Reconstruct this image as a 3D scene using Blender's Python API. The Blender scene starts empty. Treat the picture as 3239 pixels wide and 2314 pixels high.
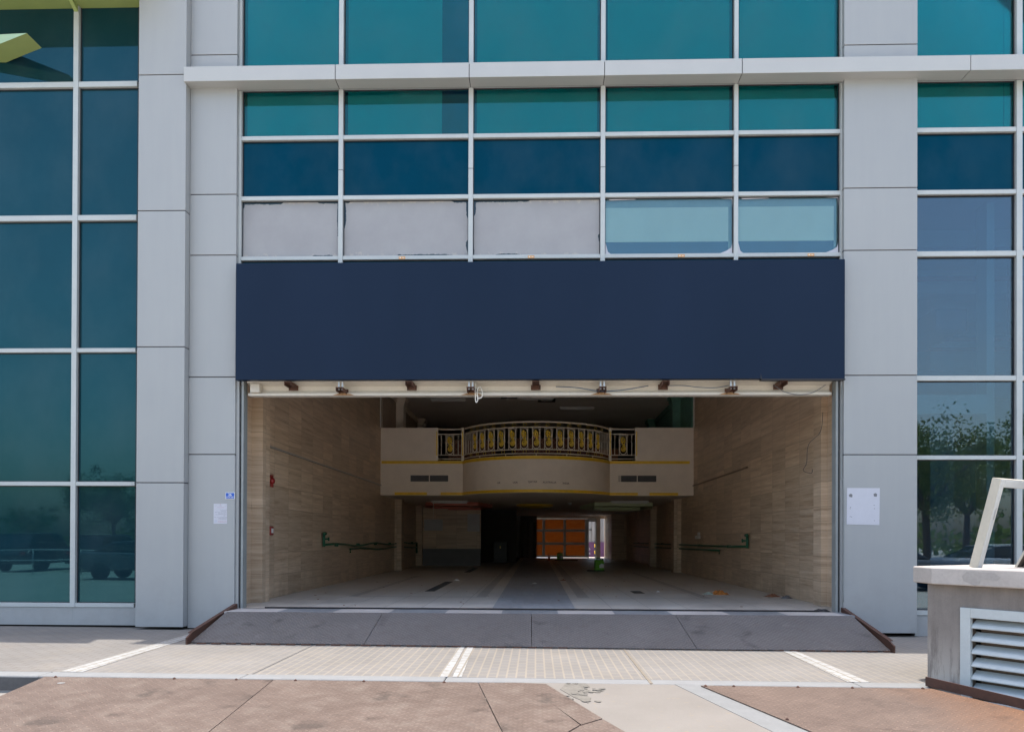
import bpy, bmesh, math, random
from mathutils import Vector, Matrix
R = math.radians
rnd = random.Random(7)
sc = bpy.context.scene
col = sc.collection

# ------------------------------------------------------------------ camera, sky, sun, exposure
cam_d = bpy.data.cameras.new('camera')
cam = bpy.data.objects.new('camera', cam_d); col.objects.link(cam)
yaw, pitch, roll = 0.030627, 0.005518, 0.003751
cam.matrix_world = (Matrix.Translation((0, -11.9, 1.43)) @ Matrix.Rotation(yaw, 4, 'Z')
                    @ Matrix.Rotation(math.pi/2 + pitch, 4, 'X') @ Matrix.Rotation(roll, 4, 'Z'))
cam_d.sensor_width = 36; cam_d.sensor_fit = 'HORIZONTAL'
cam_d.lens = 780.663/1024*36
cam_d.shift_y = 0.16443
cam_d.clip_start = 0.05; cam_d.clip_end = 1500
sc.camera = cam

SUN_EL = 84.8
w = bpy.data.worlds.new('World'); sc.world = w; w.use_nodes = True
nt = w.node_tree; bg = nt.nodes['Background']
sky = nt.nodes.new('ShaderNodeTexSky'); sky.sky_type = 'NISHITA'; sky.sun_disc = False
sky.sun_elevation = R(SUN_EL); sky.sun_rotation = 0
sky.dust_density = 3.0; sky.air_density = 1.2; sky.ozone_density = 1.0
nt.links.new(sky.outputs[0], bg.inputs[0]); bg.inputs[1].default_value = 0.15
sd = bpy.data.lights.new('sun', 'SUN'); sd.energy = 2.0; sd.angle = R(0.53); sd.color = (1, .95, .87)
so = bpy.data.objects.new('sun', sd); col.objects.link(so)
so.rotation_euler = (-R(90 - SUN_EL), 0, 0); so.location = (0, 5, 40)
sc.view_settings.view_transform = 'Standard'; sc.view_settings.look = 'None'
sc.view_settings.gamma = 1; sc.view_settings.exposure = 1.5
try:
    sc.cycles.max_bounces = 12; sc.cycles.diffuse_bounces = 9; sc.cycles.transparent_max_bounces = 12
    sc.cycles.caustics_reflective = False; sc.cycles.caustics_refractive = False
    sc.cycles.sample_clamp_indirect = 4
except Exception: pass

# ------------------------------------------------------------------ material helpers
class NB:
    """small node builder"""
    def __init__(s, name):
        s.m = bpy.data.materials.new(name); s.m.use_nodes = True
        s.t = s.m.node_tree; s.n = s.t.nodes; s.p = s.n['Principled BSDF']; s.out = s.n['Material Output']
        s._tc = None
    def add(s, typ, **kw):
        n = s.n.new(typ)
        for k, v in kw.items(): setattr(n, k, v)
        return n
    def set(s, sock, v):
        if hasattr(v, 'links') or isinstance(v, bpy.types.NodeSocket): s.t.links.new(v, sock)
        elif isinstance(v, (tuple, list)) and sock.type == 'RGBA' and len(v) == 3: sock.default_value = (*v, 1)
        else: sock.default_value = v
    def obj(s):
        if not s._tc: s._tc = s.add('ShaderNodeTexCoord')
        return s._tc.outputs['Object']
    def math(s, op, a, b=0.0, c=0.0, clamp=False):
        n = s.add('ShaderNodeMath', operation=op); n.use_clamp = clamp
        s.set(n.inputs[0], a); s.set(n.inputs[1], b); s.set(n.inputs[2], c); return n.outputs[0]
    def sep(s, v):
        n = s.add('ShaderNodeSeparateXYZ'); s.set(n.inputs[0], v); return n.outputs
    def comb(s, x, y, z):
        n = s.add('ShaderNodeCombineXYZ')
        for i, v in enumerate((x, y, z)): s.set(n.inputs[i], v)
        return n.outputs[0]
    def mapping(s, v, scale=(1, 1, 1), rot=(0, 0, 0), loc=(0, 0, 0)):
        n = s.add('ShaderNodeMapping'); s.set(n.inputs[0], v)
        n.inputs['Location'].default_value = loc; n.inputs['Rotation'].default_value = rot; n.inputs['Scale'].default_value = scale
        return n.outputs[0]
    def noise(s, v, scale, detail=4, rough=.55, dist=0):
        n = s.add('ShaderNodeTexNoise'); s.set(n.inputs['Vector'], v)
        n.inputs['Scale'].default_value = scale; n.inputs['Detail'].default_value = detail
        n.inputs['Roughness'].default_value = rough; n.inputs['Distortion'].default_value = dist
        return n.outputs[0]
    def ramp(s, f, stops):
        n = s.add('ShaderNodeValToRGB'); s.set(n.inputs[0], f); e = n.color_ramp.elements
        while len(e) > len(stops): e.remove(e[-1])
        while len(e) < len(stops): e.new(1)
        for el, (p, c) in zip(e, stops):
            el.position = p; el.color = (*c, 1) if isinstance(c, (tuple, list)) else (c, c, c, 1)
        return n.outputs[0]
    def mix(s, f, a, b, mode='MIX'):
        n = s.add('ShaderNodeMix', data_type='RGBA', blend_type=mode)
        s.set(n.inputs[0], f); s.set(n.inputs[6], a); s.set(n.inputs[7], b); return n.outputs[2]
    def maprange(s, v, a, b, c=0., d=1.):
        n = s.add('ShaderNodeMapRange'); s.set(n.inputs[0], v)
        for i, x in enumerate((a, b, c, d)): n.inputs[i+1].default_value = x
        return n.outputs[0]
    def bump(s, h, strength=.2, dist=.01):
        n = s.add('ShaderNodeBump'); s.set(n.inputs['Height'], h)
        n.inputs['Strength'].default_value = strength; n.inputs['Distance'].default_value = dist
        return n.outputs[0]
    def fin(s, color=None, rough=None, normal=None, metal=None, spec=None):
        for k, v in (('Base Color', color), ('Roughness', rough), ('Normal', normal), ('Metallic', metal), ('Specular IOR Level', spec)):
            if v is not None: s.set(s.p.inputs[k], v)
        return s.m

def plain(name, c, rough=.6, var=.12, scale=3., metal=0., bump=0., fine=40., spec=None):
    b = NB(name); o = b.obj()
    n1 = b.noise(o, scale, 5, .6); n2 = b.noise(o, fine, 3)
    f = b.math('ADD', b.math('MULTIPLY', n1, .7), b.math('MULTIPLY', n2, .3))
    lo = tuple(x*(1-var) for x in c); hi = tuple(min(1, x*(1+var)) for x in c)
    cc = b.ramp(f, [(.3, lo), (.7, hi)])
    nr = b.bump(n2, bump, .004) if bump else None
    rr = b.maprange(n1, .2, .8, max(.02, rough-.08), min(1, rough+.08))
    return b.fin(cc, rr, nr, metal, spec)

M = {}
# cladding: powder coated aluminium with faint dirt streaks
def cladding():
    b = NB('aluminium_cladding'); o = b.obj(); x, y, z = b.sep(o)
    st = b.noise(b.mapping(o, (5, 5, .45)), 1.6, 5, .65)
    dirt = b.noise(o, 1.3, 5, .6)
    low = b.maprange(z, .0, 1.3, 1., 0.)
    d = b.math('MULTIPLY', low, b.maprange(b.noise(o, 4, 6, .7), .45, .75), clamp=True)
    c = b.ramp(b.math('ADD', b.math('MULTIPLY', st, .5), b.math('MULTIPLY', dirt, .5)), [(.3, (.300, .307, .307)), (.72, (.326, .331, .326))])
    c = b.mix(b.math('MULTIPLY', d, .35), c, (.22, .21, .19))
    return b.fin(c, .42, b.bump(b.noise(o, 220, 2), .05, .001))
M['clad'] = cladding()
M['frame'] = plain('white_frame', (.415, .435, .425), .38, .07, 2.5)
M['gap'] = plain('dark_gasket', (.03, .03, .035), .8)
M['ledge'] = plain('ledge_aluminium', (.40, .40, .385), .42, .04, 2)
M['yellow'] = plain('lime_panel', (.27, .33, .11), .45, .08)
M['palegreen'] = plain('pale_green_panel', (.36, .50, .33), .5, .06)
M['rust'] = plain('rusty_steel', (.10, .045, .028), .75, .5, 14, bump=.4)
M['rust2'] = plain('brown_painted_steel', (.070, .029, .018), .6, .35, 8, bump=.2)
M['ruststain'] = plain('rust_stain', (.30, .17, .08), .8, .5, 18)
M['cream'] = plain('cream_metal', (.60, .55, .475), .5, .08, 4)
M['steel'] = plain('galvanised_steel', (.45, .46, .47), .4, .15, 20, .6)
M['black'] = plain('black_plastic', (.012, .012, .013), .5)
M['white'] = plain('white_plastic', (.75, .75, .74), .45, .05)
M['wirewhite'] = plain('cream_cable', (.72, .68, .6), .5, .05)
M['paper'] = plain('paper', (.50, .50, .54), .8, .04, 9)
M['ink'] = plain('ink', (.12, .12, .17), .8)
M['inkred'] = plain('red_ink', (.45, .18, .22), .8)
M['inkblue'] = plain('blue_ink', (.15, .25, .5), .8)
M['plateblue'] = plain('blue_enamel', (.012, .085, .42), .3, .08)
M['orange'] = plain('orange_sticker', (.62, .27, .05), .5, .2, 60)
M['plaster'] = plain('cream_plaster', (.84, .75, .65), .85, .07, 2.5, bump=.12)
M['gold'] = plain('gold_paint', (.86, .56, .03), .45, .15, 8)
M['goldleaf'] = plain('gold_leaf', (.95, .64, .07), .4, .15, 30)
M['railwhite'] = plain('ivory_railing', (.88, .80, .68), .45, .08)
M['ceil'] = plain('ceiling_board', (.78, .74, .70), .9, .06, 1)
M['ceildark'] = plain('dark_ceiling_board', (.13, .125, .12), .9, .1, 1)
M['brownwall'] = plain('brown_wallpaper', (.42, .33, .26), .8, .12, 3)
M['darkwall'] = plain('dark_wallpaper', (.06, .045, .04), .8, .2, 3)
M['greenwall'] = plain('green_wallpaper', (.13, .30, .24), .75, .25, 5)
M['maroon'] = plain('red_painted_board', (.55, .13, .08), .5, .2)
M['palegreenboard'] = plain('green_painted_board', (.62, .70, .44), .55, .1)
M['greenpipe'] = plain('green_plastic_pipe', (.014, .10, .05), .4, .15, 8)
M['jug'] = plain('green_plastic', (.13, .42, .02), .4, .12)
M['red'] = plain('red_enamel', (.28, .018, .015), .35, .1)
M['darkred'] = plain('dark_red_lettering', (.09, .012, .012), .6)
M['rag'] = plain('orange_cloth', (.45, .16, .03), .9, .3, 25)
M['bag'] = plain('clear_plastic_film', (.36, .42, .36), .35, .2, 25)
M['brownrag'] = plain('brown_card', (.24, .10, .05), .9, .4, 25)
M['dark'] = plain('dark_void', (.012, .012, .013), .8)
M['greysheet'] = plain('grey_sheet', (.16, .16, .165), .7, .15)
M['bluetarp'] = plain('blue_tarpaulin', (.03, .08, .20), .6, .3)
M['alu'] = plain('aluminium_profile', (.40, .39, .38), .4, .15, 9, .3)
M['dadobrown'] = plain('brown_dado', (.26, .19, .14), .6, .2, 8)
M['guide'] = plain('grey_green_guide', (.24, .255, .25), .5, .1, 5)
M['oldframe'] = plain('weathered_white_frame', (.50, .50, .475), .5, .05, 6)
M['oldedge'] = plain('yellowed_frame_edge', (.46, .425, .35), .6, .08, 9)
M['wood'] = plain('weathered_wood', (.16, .12, .09), .8, .35, 15)
M['asphalt'] = plain('asphalt', (.24, .22, .195), .9, .25, 2, bump=.3, fine=120)
M['parking'] = plain('parking_paving', (.52, .485, .42), .9, .2, 1.5)
M['bark'] = plain('bark', (.10, .075, .055), .9, .3, 10)
M['tyre'] = plain('tyre', (.02, .02, .02), .8)
M['slat'] = plain('louvre_paint', (.46, .50, .50), .4, .07, 6)
M['roomgrey'] = plain('bare_concrete_room', (.50, .51, .53), .9, .12, 2)
M['redpipe'] = plain('red_pipe', (.25, .04, .05), .5)
M['purple'] = plain('purple_metal', (.15, .06, .16), .5, .15)
M['whitemetal'] = plain('white_corrugated_metal', (.36, .36, .36), .5, .06)
M['yellowpaint'] = plain('yellow_paint', (.8, .5, .02), .5)

def leafm(name, c):
    b = NB(name); o = b.obj(); b.n.remove(b.p)
    n = b.noise(o, 1.6, 3); cc = b.ramp(n, [(.3, tuple(x*.6 for x in c)), (.7, tuple(x*1.35 for x in c))])
    d = b.add('ShaderNodeBsdfDiffuse'); t = b.add('ShaderNodeBsdfTranslucent'); m = b.add('ShaderNodeMixShader'); m.inputs[0].default_value = .42
    b.set(d.inputs[0], cc); b.set(t.inputs[0], cc)
    b.t.links.new(d.outputs[0], m.inputs[1]); b.t.links.new(t.outputs[0], m.inputs[2]); b.t.links.new(m.outputs[0], b.out.inputs[0])
    return b.m
M['leaf'] = leafm('foliage', (.15, .20, .06))

def kerbm():
    b = NB('concrete_kerb'); o = b.obj(); x, y, z = b.sep(o)
    n = b.noise(o, 3, 6, .65); n2 = b.noise(o, 60, 3)
    c = b.ramp(b.math('ADD', b.math('MULTIPLY', n, .6), b.math('MULTIPLY', n2, .4)), [(.3, (.185, .185, .182)), (.7, (.24, .24, .236))])
    return b.fin(c, .9, b.bump(n2, .25, .004))
M['kerb'] = kerbm()

def pavers(name, along_y, seed, sandy, mortar=.0105):
    b = NB(name); o = b.obj(); x, y, z = b.sep(o)
    v = b.comb(y, x, 0.) if along_y else b.comb(x, y, 0.)
    wob = b.noise(o, 1.2, 2)
    br = b.add('ShaderNodeTexBrick'); b.set(br.inputs['Vector'], v)
    br.offset = .5
    for k, q in (('Scale', 1.), ('Mortar Size', mortar), ('Mortar Smooth', .2), ('Bias', 0.), ('Brick Width', .2), ('Row Height', .1)):
        br.inputs[k].default_value = q
    br.inputs['Color1'].default_value = (.183, .169, .154, 1); br.inputs['Color2'].default_value = (.197, .183, .168, 1)
    br.inputs['Mortar'].default_value = (.262, .226, .182, 1) if sandy else (.142, .122, .10, 1)
    big = b.noise(o, .8, 5, .65); fine = b.noise(o, 90, 3)
    sandf = b.math('MULTIPLY', b.maprange(b.noise(b.mapping(o, (1, 1, 1), loc=(seed, 0, 0)), 1.7, 5, .7), .5, .75), .4, clamp=True)
    c = b.mix(sandf, br.outputs[0], (.25, .215, .17))
    c = b.mix(1., c, b.ramp(b.math('ADD', b.math('MULTIPLY', big, .65), b.math('MULTIPLY', fine, .35)), [(.3, .8), (.7, 1.12)]), 'MULTIPLY')
    spots = b.maprange(b.noise(o, 14, 3, .5), .68, .76)
    c = b.mix(b.math('MULTIPLY', spots, .35), c, (.2, .18, .16))
    h = b.math('ADD', br.outputs['Fac'], b.math('MULTIPLY', fine, -.4))
    return b.fin(c, .9, b.bump(h, -.5, .006))
M['paver_mid'] = pavers('block_paving_sandy', True, 3, True)
M['paver_left'] = pavers('block_paving_running', False, 9, False, .008)
M['paver_soft'] = pavers('block_paving_soft', True, 21, True, .006)
M['paver_right'] = pavers('block_paving_tight', True, 14, True, .007)

def roadpaint():
    b = NB('worn_white_paint'); o = b.obj()
    n = b.noise(o, 9, 6, .7)
    br = b.add('ShaderNodeTexBrick'); x, y, z = b.sep(o); b.set(br.inputs['Vector'], b.comb(y, x, 0.))
    for k, q in (('Scale', 1.), ('Mortar Size', .010), ('Brick Width', .2), ('Row Height', .1)): br.inputs[k].default_value = q
    br.inputs['Color1'].default_value = (.36, .355, .345, 1); br.inputs['Color2'].default_value = (.31, .305, .29, 1); br.inputs['Mortar'].default_value = (.22, .19, .15, 1)
    c = b.mix(b.math('MULTIPLY', b.maprange(n, .50, .62), .8), br.outputs[0], (.24, .22, .19))
    return b.fin(c, .85, b.bump(n, .2, .004))
M['paint'] = roadpaint()

def slab():
    b = NB('beige_concrete'); o = b.obj(); x, y, z = b.sep(o)
    n = b.noise(o, 1.6, 6, .65); f = b.noise(o, 80, 3)
    c = b.ramp(b.math('ADD', b.math('MULTIPLY', n, .65), b.math('MULTIPLY', f, .35)), [(.3, (.172, .153, .132)), (.7, (.212, .191, .168))])
    sp = b.maprange(b.noise(o, 16, 2, .5), .66, .72)
    c = b.mix(b.math('MULTIPLY', sp, .5), c, (.24, .19, .13))
    return b.fin(c, .92, b.bump(f, .25, .004))
M['slab'] = slab()
M['slabgrey'] = plain('grey_cement_edge', (.188, .188, .183), .9, .12, 6, bump=.2)
M['rubble'] = plain('crumbled_cement', (.155, .14, .118), .95, .3, 14, bump=.6)

def chequer(name, c1, c2, rustc, rustamt, pitch=.052, stain=.5, rustx=None):
    """steel tread plate: raised bars in alternating directions"""
    b = NB(name); o = b.obj()
    v = b.mapping(o, (1/pitch, 1/pitch, 1), rot=(0, 0, R(45)))
    x, y, z = b.sep(v)
    fx, fy = b.math('FLOOR', x), b.math('FLOOR', y)
    par = b.math('FLOORED_MODULO', b.math('ADD', fx, fy), 2.)
    ax = b.math('SUBTRACT', b.math('FRACT', x), .5); ay = b.math('SUBTRACT', b.math('FRACT', y), .5)
    def ell(p, q): return b.math('ADD', b.math('POWER', b.math('ABSOLUTE', b.math('DIVIDE', p, .46)), 2.), b.math('POWER', b.math('ABSOLUTE', b.math('DIVIDE', q, .15)), 2.))
    e1, e2 = ell(ax, ay), ell(ay, ax)
    e = b.math('ADD', b.math('MULTIPLY', e1, par), b.math('MULTIPLY', e2, b.math('SUBTRACT', 1., par)))
    bar = b.maprange(e, .55, 1.15, 1., 0.)
    n1 = b.noise(o, 1.1, 6, .65); n2 = b.noise(o, 5, 6, .7); n3 = b.noise(o, 70, 3)
    f = b.math('ADD', b.math('MULTIPLY', n1, .45), b.math('ADD', b.math('MULTIPLY', n2, .35), b.math('MULTIPLY', n3, .2)))
    c = b.ramp(f, [(.36, c1), (.64, c2)])
    if rustx is not None:
        gx = b.sep(o)[0]; amt = b.maprange(b.math('ADD', gx, b.math('MULTIPLY', n1, 1.2)), rustx, rustx+1.1)
        c = b.mix(b.math('MULTIPLY', amt, rustamt, clamp=True), c, rustc)
    else:
        c = b.mix(b.math('MULTIPLY', b.maprange(n2, .5, .7), rustamt, clamp=True), c, rustc)
    c = b.mix(b.math('MULTIPLY', b.maprange(b.noise(b.mapping(o, loc=(4, 2, 0)), 2.3, 4, .55), .60, .70), stain, clamp=True), c, tuple(k*.45 for k in c1))
    c = b.mix(b.math('MULTIPLY', b.maprange(b.noise(b.mapping(o, loc=(1, 7, 0)), 3.1, 5, .7), .62, .75), .45, clamp=True), c, tuple(min(1, k*1.6) for k in c2))
    c = b.mix(bar, b.mix(1., c, (.84, .835, .83), 'MULTIPLY'), b.mix(1., c, (1.18, 1.17, 1.17), 'MULTIPLY'))
    return b.fin(c, b.maprange(n2, .3, .7, .55, .8), b.bump(bar, .9, .008), .0)
M['plate_ramp'] = chequer('dark_tread_plate', (.108, .099, .096), (.158, .145, .14), (.095, .078, .066), .5, .055, .6)
M['plate_left'] = chequer('brown_tread_plate', (.106, .072, .055), (.165, .118, .093), (.185, .148, .118), .55, .058, .65)
M['plate_right'] = chequer('rusty_tread_plate', (.108, .072, .055), (.165, .115, .088), (.21, .09, .035), .7, .058, .35, rustx=.9)

def tiles():
    b = NB('travertine_tiles'); o = b.obj(); x, y, z = b.sep(o)
    u = b.math('ADD', y, x)      # walls run along one axis at a time
    v = b.comb(u, z, 0.)
    br = b.add('ShaderNodeTexBrick'); b.set(br.inputs['Vector'], b.mapping(v, loc=(.09, -.34, 0))); br.offset = 0.
    for k, q in (('Scale', 1.), ('Mortar Size', .0045), ('Mortar Smooth', .1), ('Bias', 0.), ('Brick Width', .815), ('Row Height', .41)): br.inputs[k].default_value = q
    br.inputs['Color1'].default_value = (0, 0, 0, 1); br.inputs['Color2'].default_value = (1, 1, 1, 1); br.inputs['Mortar'].default_value = (.5, .5, .5, 1)
    rv = b.sep(br.outputs[0])[0]
    off = b.comb(b.math('MULTIPLY', rv, 7.), b.math('MULTIPLY', rv, 3.), rv)
    vv = b.add('ShaderNodeVectorMath', operation='ADD'); b.set(vv.inputs[0], b.mapping(v, (.42, 9, 1), rot=(0, 0, R(1.2)))); b.set(vv.inputs[1], off)
    n = b.noise(vv.outputs[0], 1.4, 7, .68, .4)
    n2 = b.noise(b.mapping(v, (.9, 30, 1)), 2, 4, .6)
    f = b.math('ADD', b.math('MULTIPLY', n, .7), b.math('MULTIPLY', n2, .3))
    c = b.ramp(f, [(.36, (.37, .255, .168)), (.455, (.52, .38, .262)), (.545, (.605, .46, .328)), (.66, (.70, .56, .42))])
    c = b.mix(1., c, b.ramp(rv, [(0, .84), (1, 1.08)]), 'MULTIPLY')
    c = b.mix(b.math('MULTIPLY', br.outputs['Fac'], .6), c, (.26, .19, .13))
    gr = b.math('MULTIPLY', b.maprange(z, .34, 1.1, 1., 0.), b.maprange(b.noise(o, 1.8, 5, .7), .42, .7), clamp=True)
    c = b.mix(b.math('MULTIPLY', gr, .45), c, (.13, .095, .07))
    return b.fin(c, b.maprange(n, .3, .7, .32, .48), b.bump(br.outputs['Fac'], -.15, .003))
M['tiles'] = tiles()

def floorm():
    b = NB('patterned_floor_tiles'); o = b.obj(); x, y, z = b.sep(o)
    def band(v, a, c): return b.math('COMPARE', v, (a+c)/2, (c-a)/2)
    def box(x0, x1, y0, y1): return b.math('MULTIPLY', band(x, x0, x1), band(y, y0, y1))
    br = b.add('ShaderNodeTexBrick'); b.set(br.inputs['Vector'], b.comb(x, y, 0.)); br.offset = 0.
    for k, q in (('Scale', 1.), ('Mortar Size', .004), ('Brick Width', .6), ('Row Height', .6)): br.inputs[k].default_value = q
    br.inputs['Color1'].default_value = (.60, .535, .46, 1); br.inputs['Color2'].default_value = (.66, .60, .53, 1); br.inputs['Mortar'].default_value = (.21, .185, .16, 1)
    mar = b.noise(b.mapping(o, (1, .35, 1)), 6, 7, .7, 1.2)
    marble = b.ramp(mar, [(.3, (.27, .275, .285)), (.7, (.43, .43, .435))])
    c = br.outputs[0]
    c = b.mix(box(-.68, .62, -.6, 34), c, marble)
    dark = b.ramp(mar, [(.3, (.20, .19, .18)), (.7, (.32, .30, .28))])
    m = box(-3.43, -1.0, 2.65, 2.76)
    for q in ((-3.52, -3.36, 2.65, 11), (-1.12, -.93, 2.65, 30), (.78, 1.0, 2.65, 30), (3.1, 3.26, 2.65, 14), (.78, 3.26, 2.62, 2.7), (-3.4, 3.4, 10.9, 11.05)):
        m = b.math('MAXIMUM', m, box(*q))
    c = b.mix(b.math('MULTIPLY', m, .55), c, dark)
    # threshold chequer strip
    st = band(y, -1., .06)
    tk = b.math('GREATER_THAN', b.math('FLOORED_MODULO', b.math('ADD', x, 100.1), 1.66), .83)
    cheq = b.mix(tk, b.mix(1., marble, (.62, .66, .7), 'MULTIPLY'), (.50, .47, .45))
    c = b.mix(st, c, cheq)
    c = b.mix(band(y, .06, .14), c, (.05, .05, .055))
    dirt = b.noise(o, 1.5, 6, .7); d2 = b.noise(o, 9, 5, .7)
    c = b.mix(1., c, b.ramp(b.math('ADD', b.math('MULTIPLY', dirt, .6), b.math('MULTIPLY', d2, .4)), [(.3, .72), (.7, 1.1)]), 'MULTIPLY')
    c = b.mix(b.math('MULTIPLY', b.maprange(d2, .66, .75), .5), c, (.12, .1, .09))
    return b.fin(c, b.maprange(dirt, .3, .7, .28, .6), b.bump(br.outputs['Fac'], -.2, .003))
M['floor'] = floorm()

def glass(name, diff, refl_tint, refl, rough=.015, transp=None, wave=.012):
    """coated window glass: tinted body (or tinted see-through) under a mirror-like coat"""
    b = NB(name); o = b.obj(); b.n.remove(b.p)
    nrm = b.bump(b.noise(o, .55, 2), wave*2.5, .05)
    if transp:
        base = b.add('ShaderNodeBsdfTransparent'); b.set(base.inputs[0], transp)
    else:
        base = b.add('ShaderNodeBsdfDiffuse')
        cc = b.ramp(b.noise(o, .9, 5, .6), [(.3, tuple(k*.88 for k in diff)), (.7, tuple(k*1.12 for k in diff))])
        b.set(base.inputs[0], cc)
    g = b.add('ShaderNodeBsdfGlossy'); b.set(g.inputs[0], refl_tint); g.inputs['Roughness'].default_value = rough
    b.set(g.inputs['Normal'], nrm)
    lw = b.add('ShaderNodeFresnel'); lw.inputs[0].default_value = 1.5
    f = b.math('ADD', b.math('MULTIPLY', lw.outputs[0], 1.), refl, clamp=True)
    dust = b.add('ShaderNodeBsdfDiffuse'); b.set(dust.inputs[0], (.45, .43, .4))
    x, y, z = b.sep(o)
    df = b.math('MULTIPLY', b.maprange(b.noise(b.mapping(o, (1, 1, .7)), 1.1, 5, .6), .40, .8), .03)
    mx = b.add('ShaderNodeMixShader'); b.set(mx.inputs[0], f); b.t.links.new(base.outputs[0], mx.inputs[1]); b.t.links.new(g.outputs[0], mx.inputs[2])
    m2 = b.add('ShaderNodeMixShader'); b.set(m2.inputs[0], df); b.t.links.new(mx.outputs[0], m2.inputs[1]); b.t.links.new(dust.outputs[0], m2.inputs[2])
    b.t.links.new(m2.outputs[0], b.out.inputs[0]); return b.m
M['gl_left'] = glass('dark_teal_glass', (.004, .023, .033), (.21, .60, .68), .03)
M['gl_span'] = glass('navy_spandrel_glass', (.0003, .017, .036), (.05, .5, .62), .012)
M['gl_teal'] = glass('teal_tinted_glass', None, (.26, .72, .70), .035, transp=(.12, .70, .72))
M['gl_pale'] = glass('pale_clear_glass', None, (.6, .85, .95), .03, transp=(.80, .92, .94))
M['gl_shop'] = glass('shop_window_glass', None, (.64, .74, .80), .07, transp=(.42, .60, .70))
M['gl_thin'] = glass('loose_pane_glass', None, (.8, .95, .9), .08, transp=(.55, .8, .72))

def film():
    """grey film stuck behind the glass, torn at the edges"""
    b = NB('torn_grey_film'); g = b.add('ShaderNodeTexCoord').outputs['Generated']; o = b.obj()
    x, y, z = b.sep(g)
    ex = b.math('MINIMUM', x, b.math('SUBTRACT', 1., x)); ez = b.math('MINIMUM', z, b.math('SUBTRACT', 1., z))
    ed = b.math('MINIMUM', b.math('MULTIPLY', ex, 1.9), b.math('MULTIPLY', ez, .87))
    big = b.noise(o, 1.1, 2, .4); n2 = b.noise(o, 17, 6, .75); n3 = b.noise(o, 5, 3, .5)
    th = b.math('ADD', b.math('MULTIPLY', b.maprange(big, .50, .545), .036), b.math('ADD', b.math('MULTIPLY', b.math('SUBTRACT', n2, .5), .045), b.math('MULTIPLY', b.math('SUBTRACT', n3, .52), .03)))
    torn = b.math('LESS_THAN', ed, th)
    st = b.noise(b.mapping(o, (1, 1, 1)), 2.2, 6, .65); fleck = b.math('LESS_THAN', b.noise(b.mapping(o, loc=(3, 1, 2)), 11, 5, .7), b.maprange(ez, .0, .12, .52, .30))
    c = b.ramp(st, [(.3, (.262, .255, .258)), (.7, (.298, .293, .293))])
    c = b.mix(b.math('MULTIPLY', fleck, .6), c, (.40, .36, .32))
    c = b.mix(torn, c, (.012, .03, .04))
    return b.fin(c, b.math('SUBTRACT', .5, b.math('MULTIPLY', torn, .4)))
M['film'] = film()
M['blind'] = plain('white_roller_blind', (.62, .64, .62), .9, .05, 2)
M['board'] = plain('pale_board', (.80, .72, .60), .9, .05, 2)
M['paleblue'] = plain('pale_blue_board', (.34, .36, .33), .9, .1, 2)
M['bluegrey'] = plain('blue_grey_board', (.085, .125, .18), .9, .1, 2)

def signm():
    b = NB('navy_sheet'); o = b.obj()
    n = b.noise(b.mapping(o, (1, 1, .3)), .8, 4, .5); f = b.noise(o, 50, 3)
    c = b.ramp(b.math('ADD', b.math('MULTIPLY', n, .75), b.math('MULTIPLY', f, .25)), [(.3, (.004, .0125, .031)), (.7, (.0065, .017, .040))])
    wv = b.noise(b.mapping(o, (1.1, 1, .25)), 1.2, 3)
    return b.fin(c, b.maprange(n, .3, .7, .4, .55), b.bump(wv, .2, .05), None, .15)
M['sign'] = signm()

def boxconc():
    b = NB('stained_concrete'); o = b.obj(); x, y, z = b.sep(o)
    n = b.noise(o, 2.2, 6, .65); st = b.noise(b.mapping(o, (5, 5, .7)), 1.6, 6, .7); f = b.noise(o, 90, 3)
    c = b.ramp(b.math('ADD', b.math('MULTIPLY', n, .5), b.math('ADD', b.math('MULTIPLY', st, .35), b.math('MULTIPLY', f, .15))), [(.33, (.145, .125, .110)), (.68, (.27, .24, .215))])
    wo = b.math('MULTIPLY', b.maprange(z, .1, .75, 1., 0.), b.maprange(st, .42, .54), clamp=True)
    c = b.mix(b.math('MULTIPLY', wo, .9), c, (.47, .43, .38))
    return b.fin(c, .9, b.bump(f, .3, .004))
M['boxconc'] = boxconc()
M['capconc'] = plain('pale_concrete', (.41, .375, .345), .9, .16, 3, bump=.25)
M['patch'] = plain('grey_patch', (.345, .32, .295), .9, .12, 10)

def orangefilm():
    b = NB('orange_plastic_sheeting'); o = b.obj(); b.n.remove(b.p)
    n = b.noise(b.mapping(o, (1, 1, 3)), 3.5, 6, .6, .8)
    c = b.ramp(n, [(.3, (.30, .115, .016)), (.7, (.44, .20, .035))])
    d = b.add('ShaderNodeBsdfDiffuse'); t = b.add('ShaderNodeBsdfTranslucent'); g = b.add('ShaderNodeBsdfGlossy')
    nr = b.bump(n, .9, .05)
    for q in (d, t): b.set(q.inputs[0], c)
    b.set(g.inputs['Normal'], nr); b.set(g.inputs[0], (1, .7, .45)); g.inputs['Roughness'].default_value = .2
    m1 = b.add('ShaderNodeMixShader'); m1.inputs[0].default_value = .7; b.t.links.new(d.outputs[0], m1.inputs[1]); b.t.links.new(t.outputs[0], m1.inputs[2])
    m2 = b.add('ShaderNodeMixShader'); m2.inputs[0].default_value = .12; b.t.links.new(m1.outputs[0], m2.inputs[1]); b.t.links.new(g.outputs[0], m2.inputs[2])
    b.t.links.new(m2.outputs[0], b.out.inputs[0]); return b.m
M['orangefilm'] = orangefilm()

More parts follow.
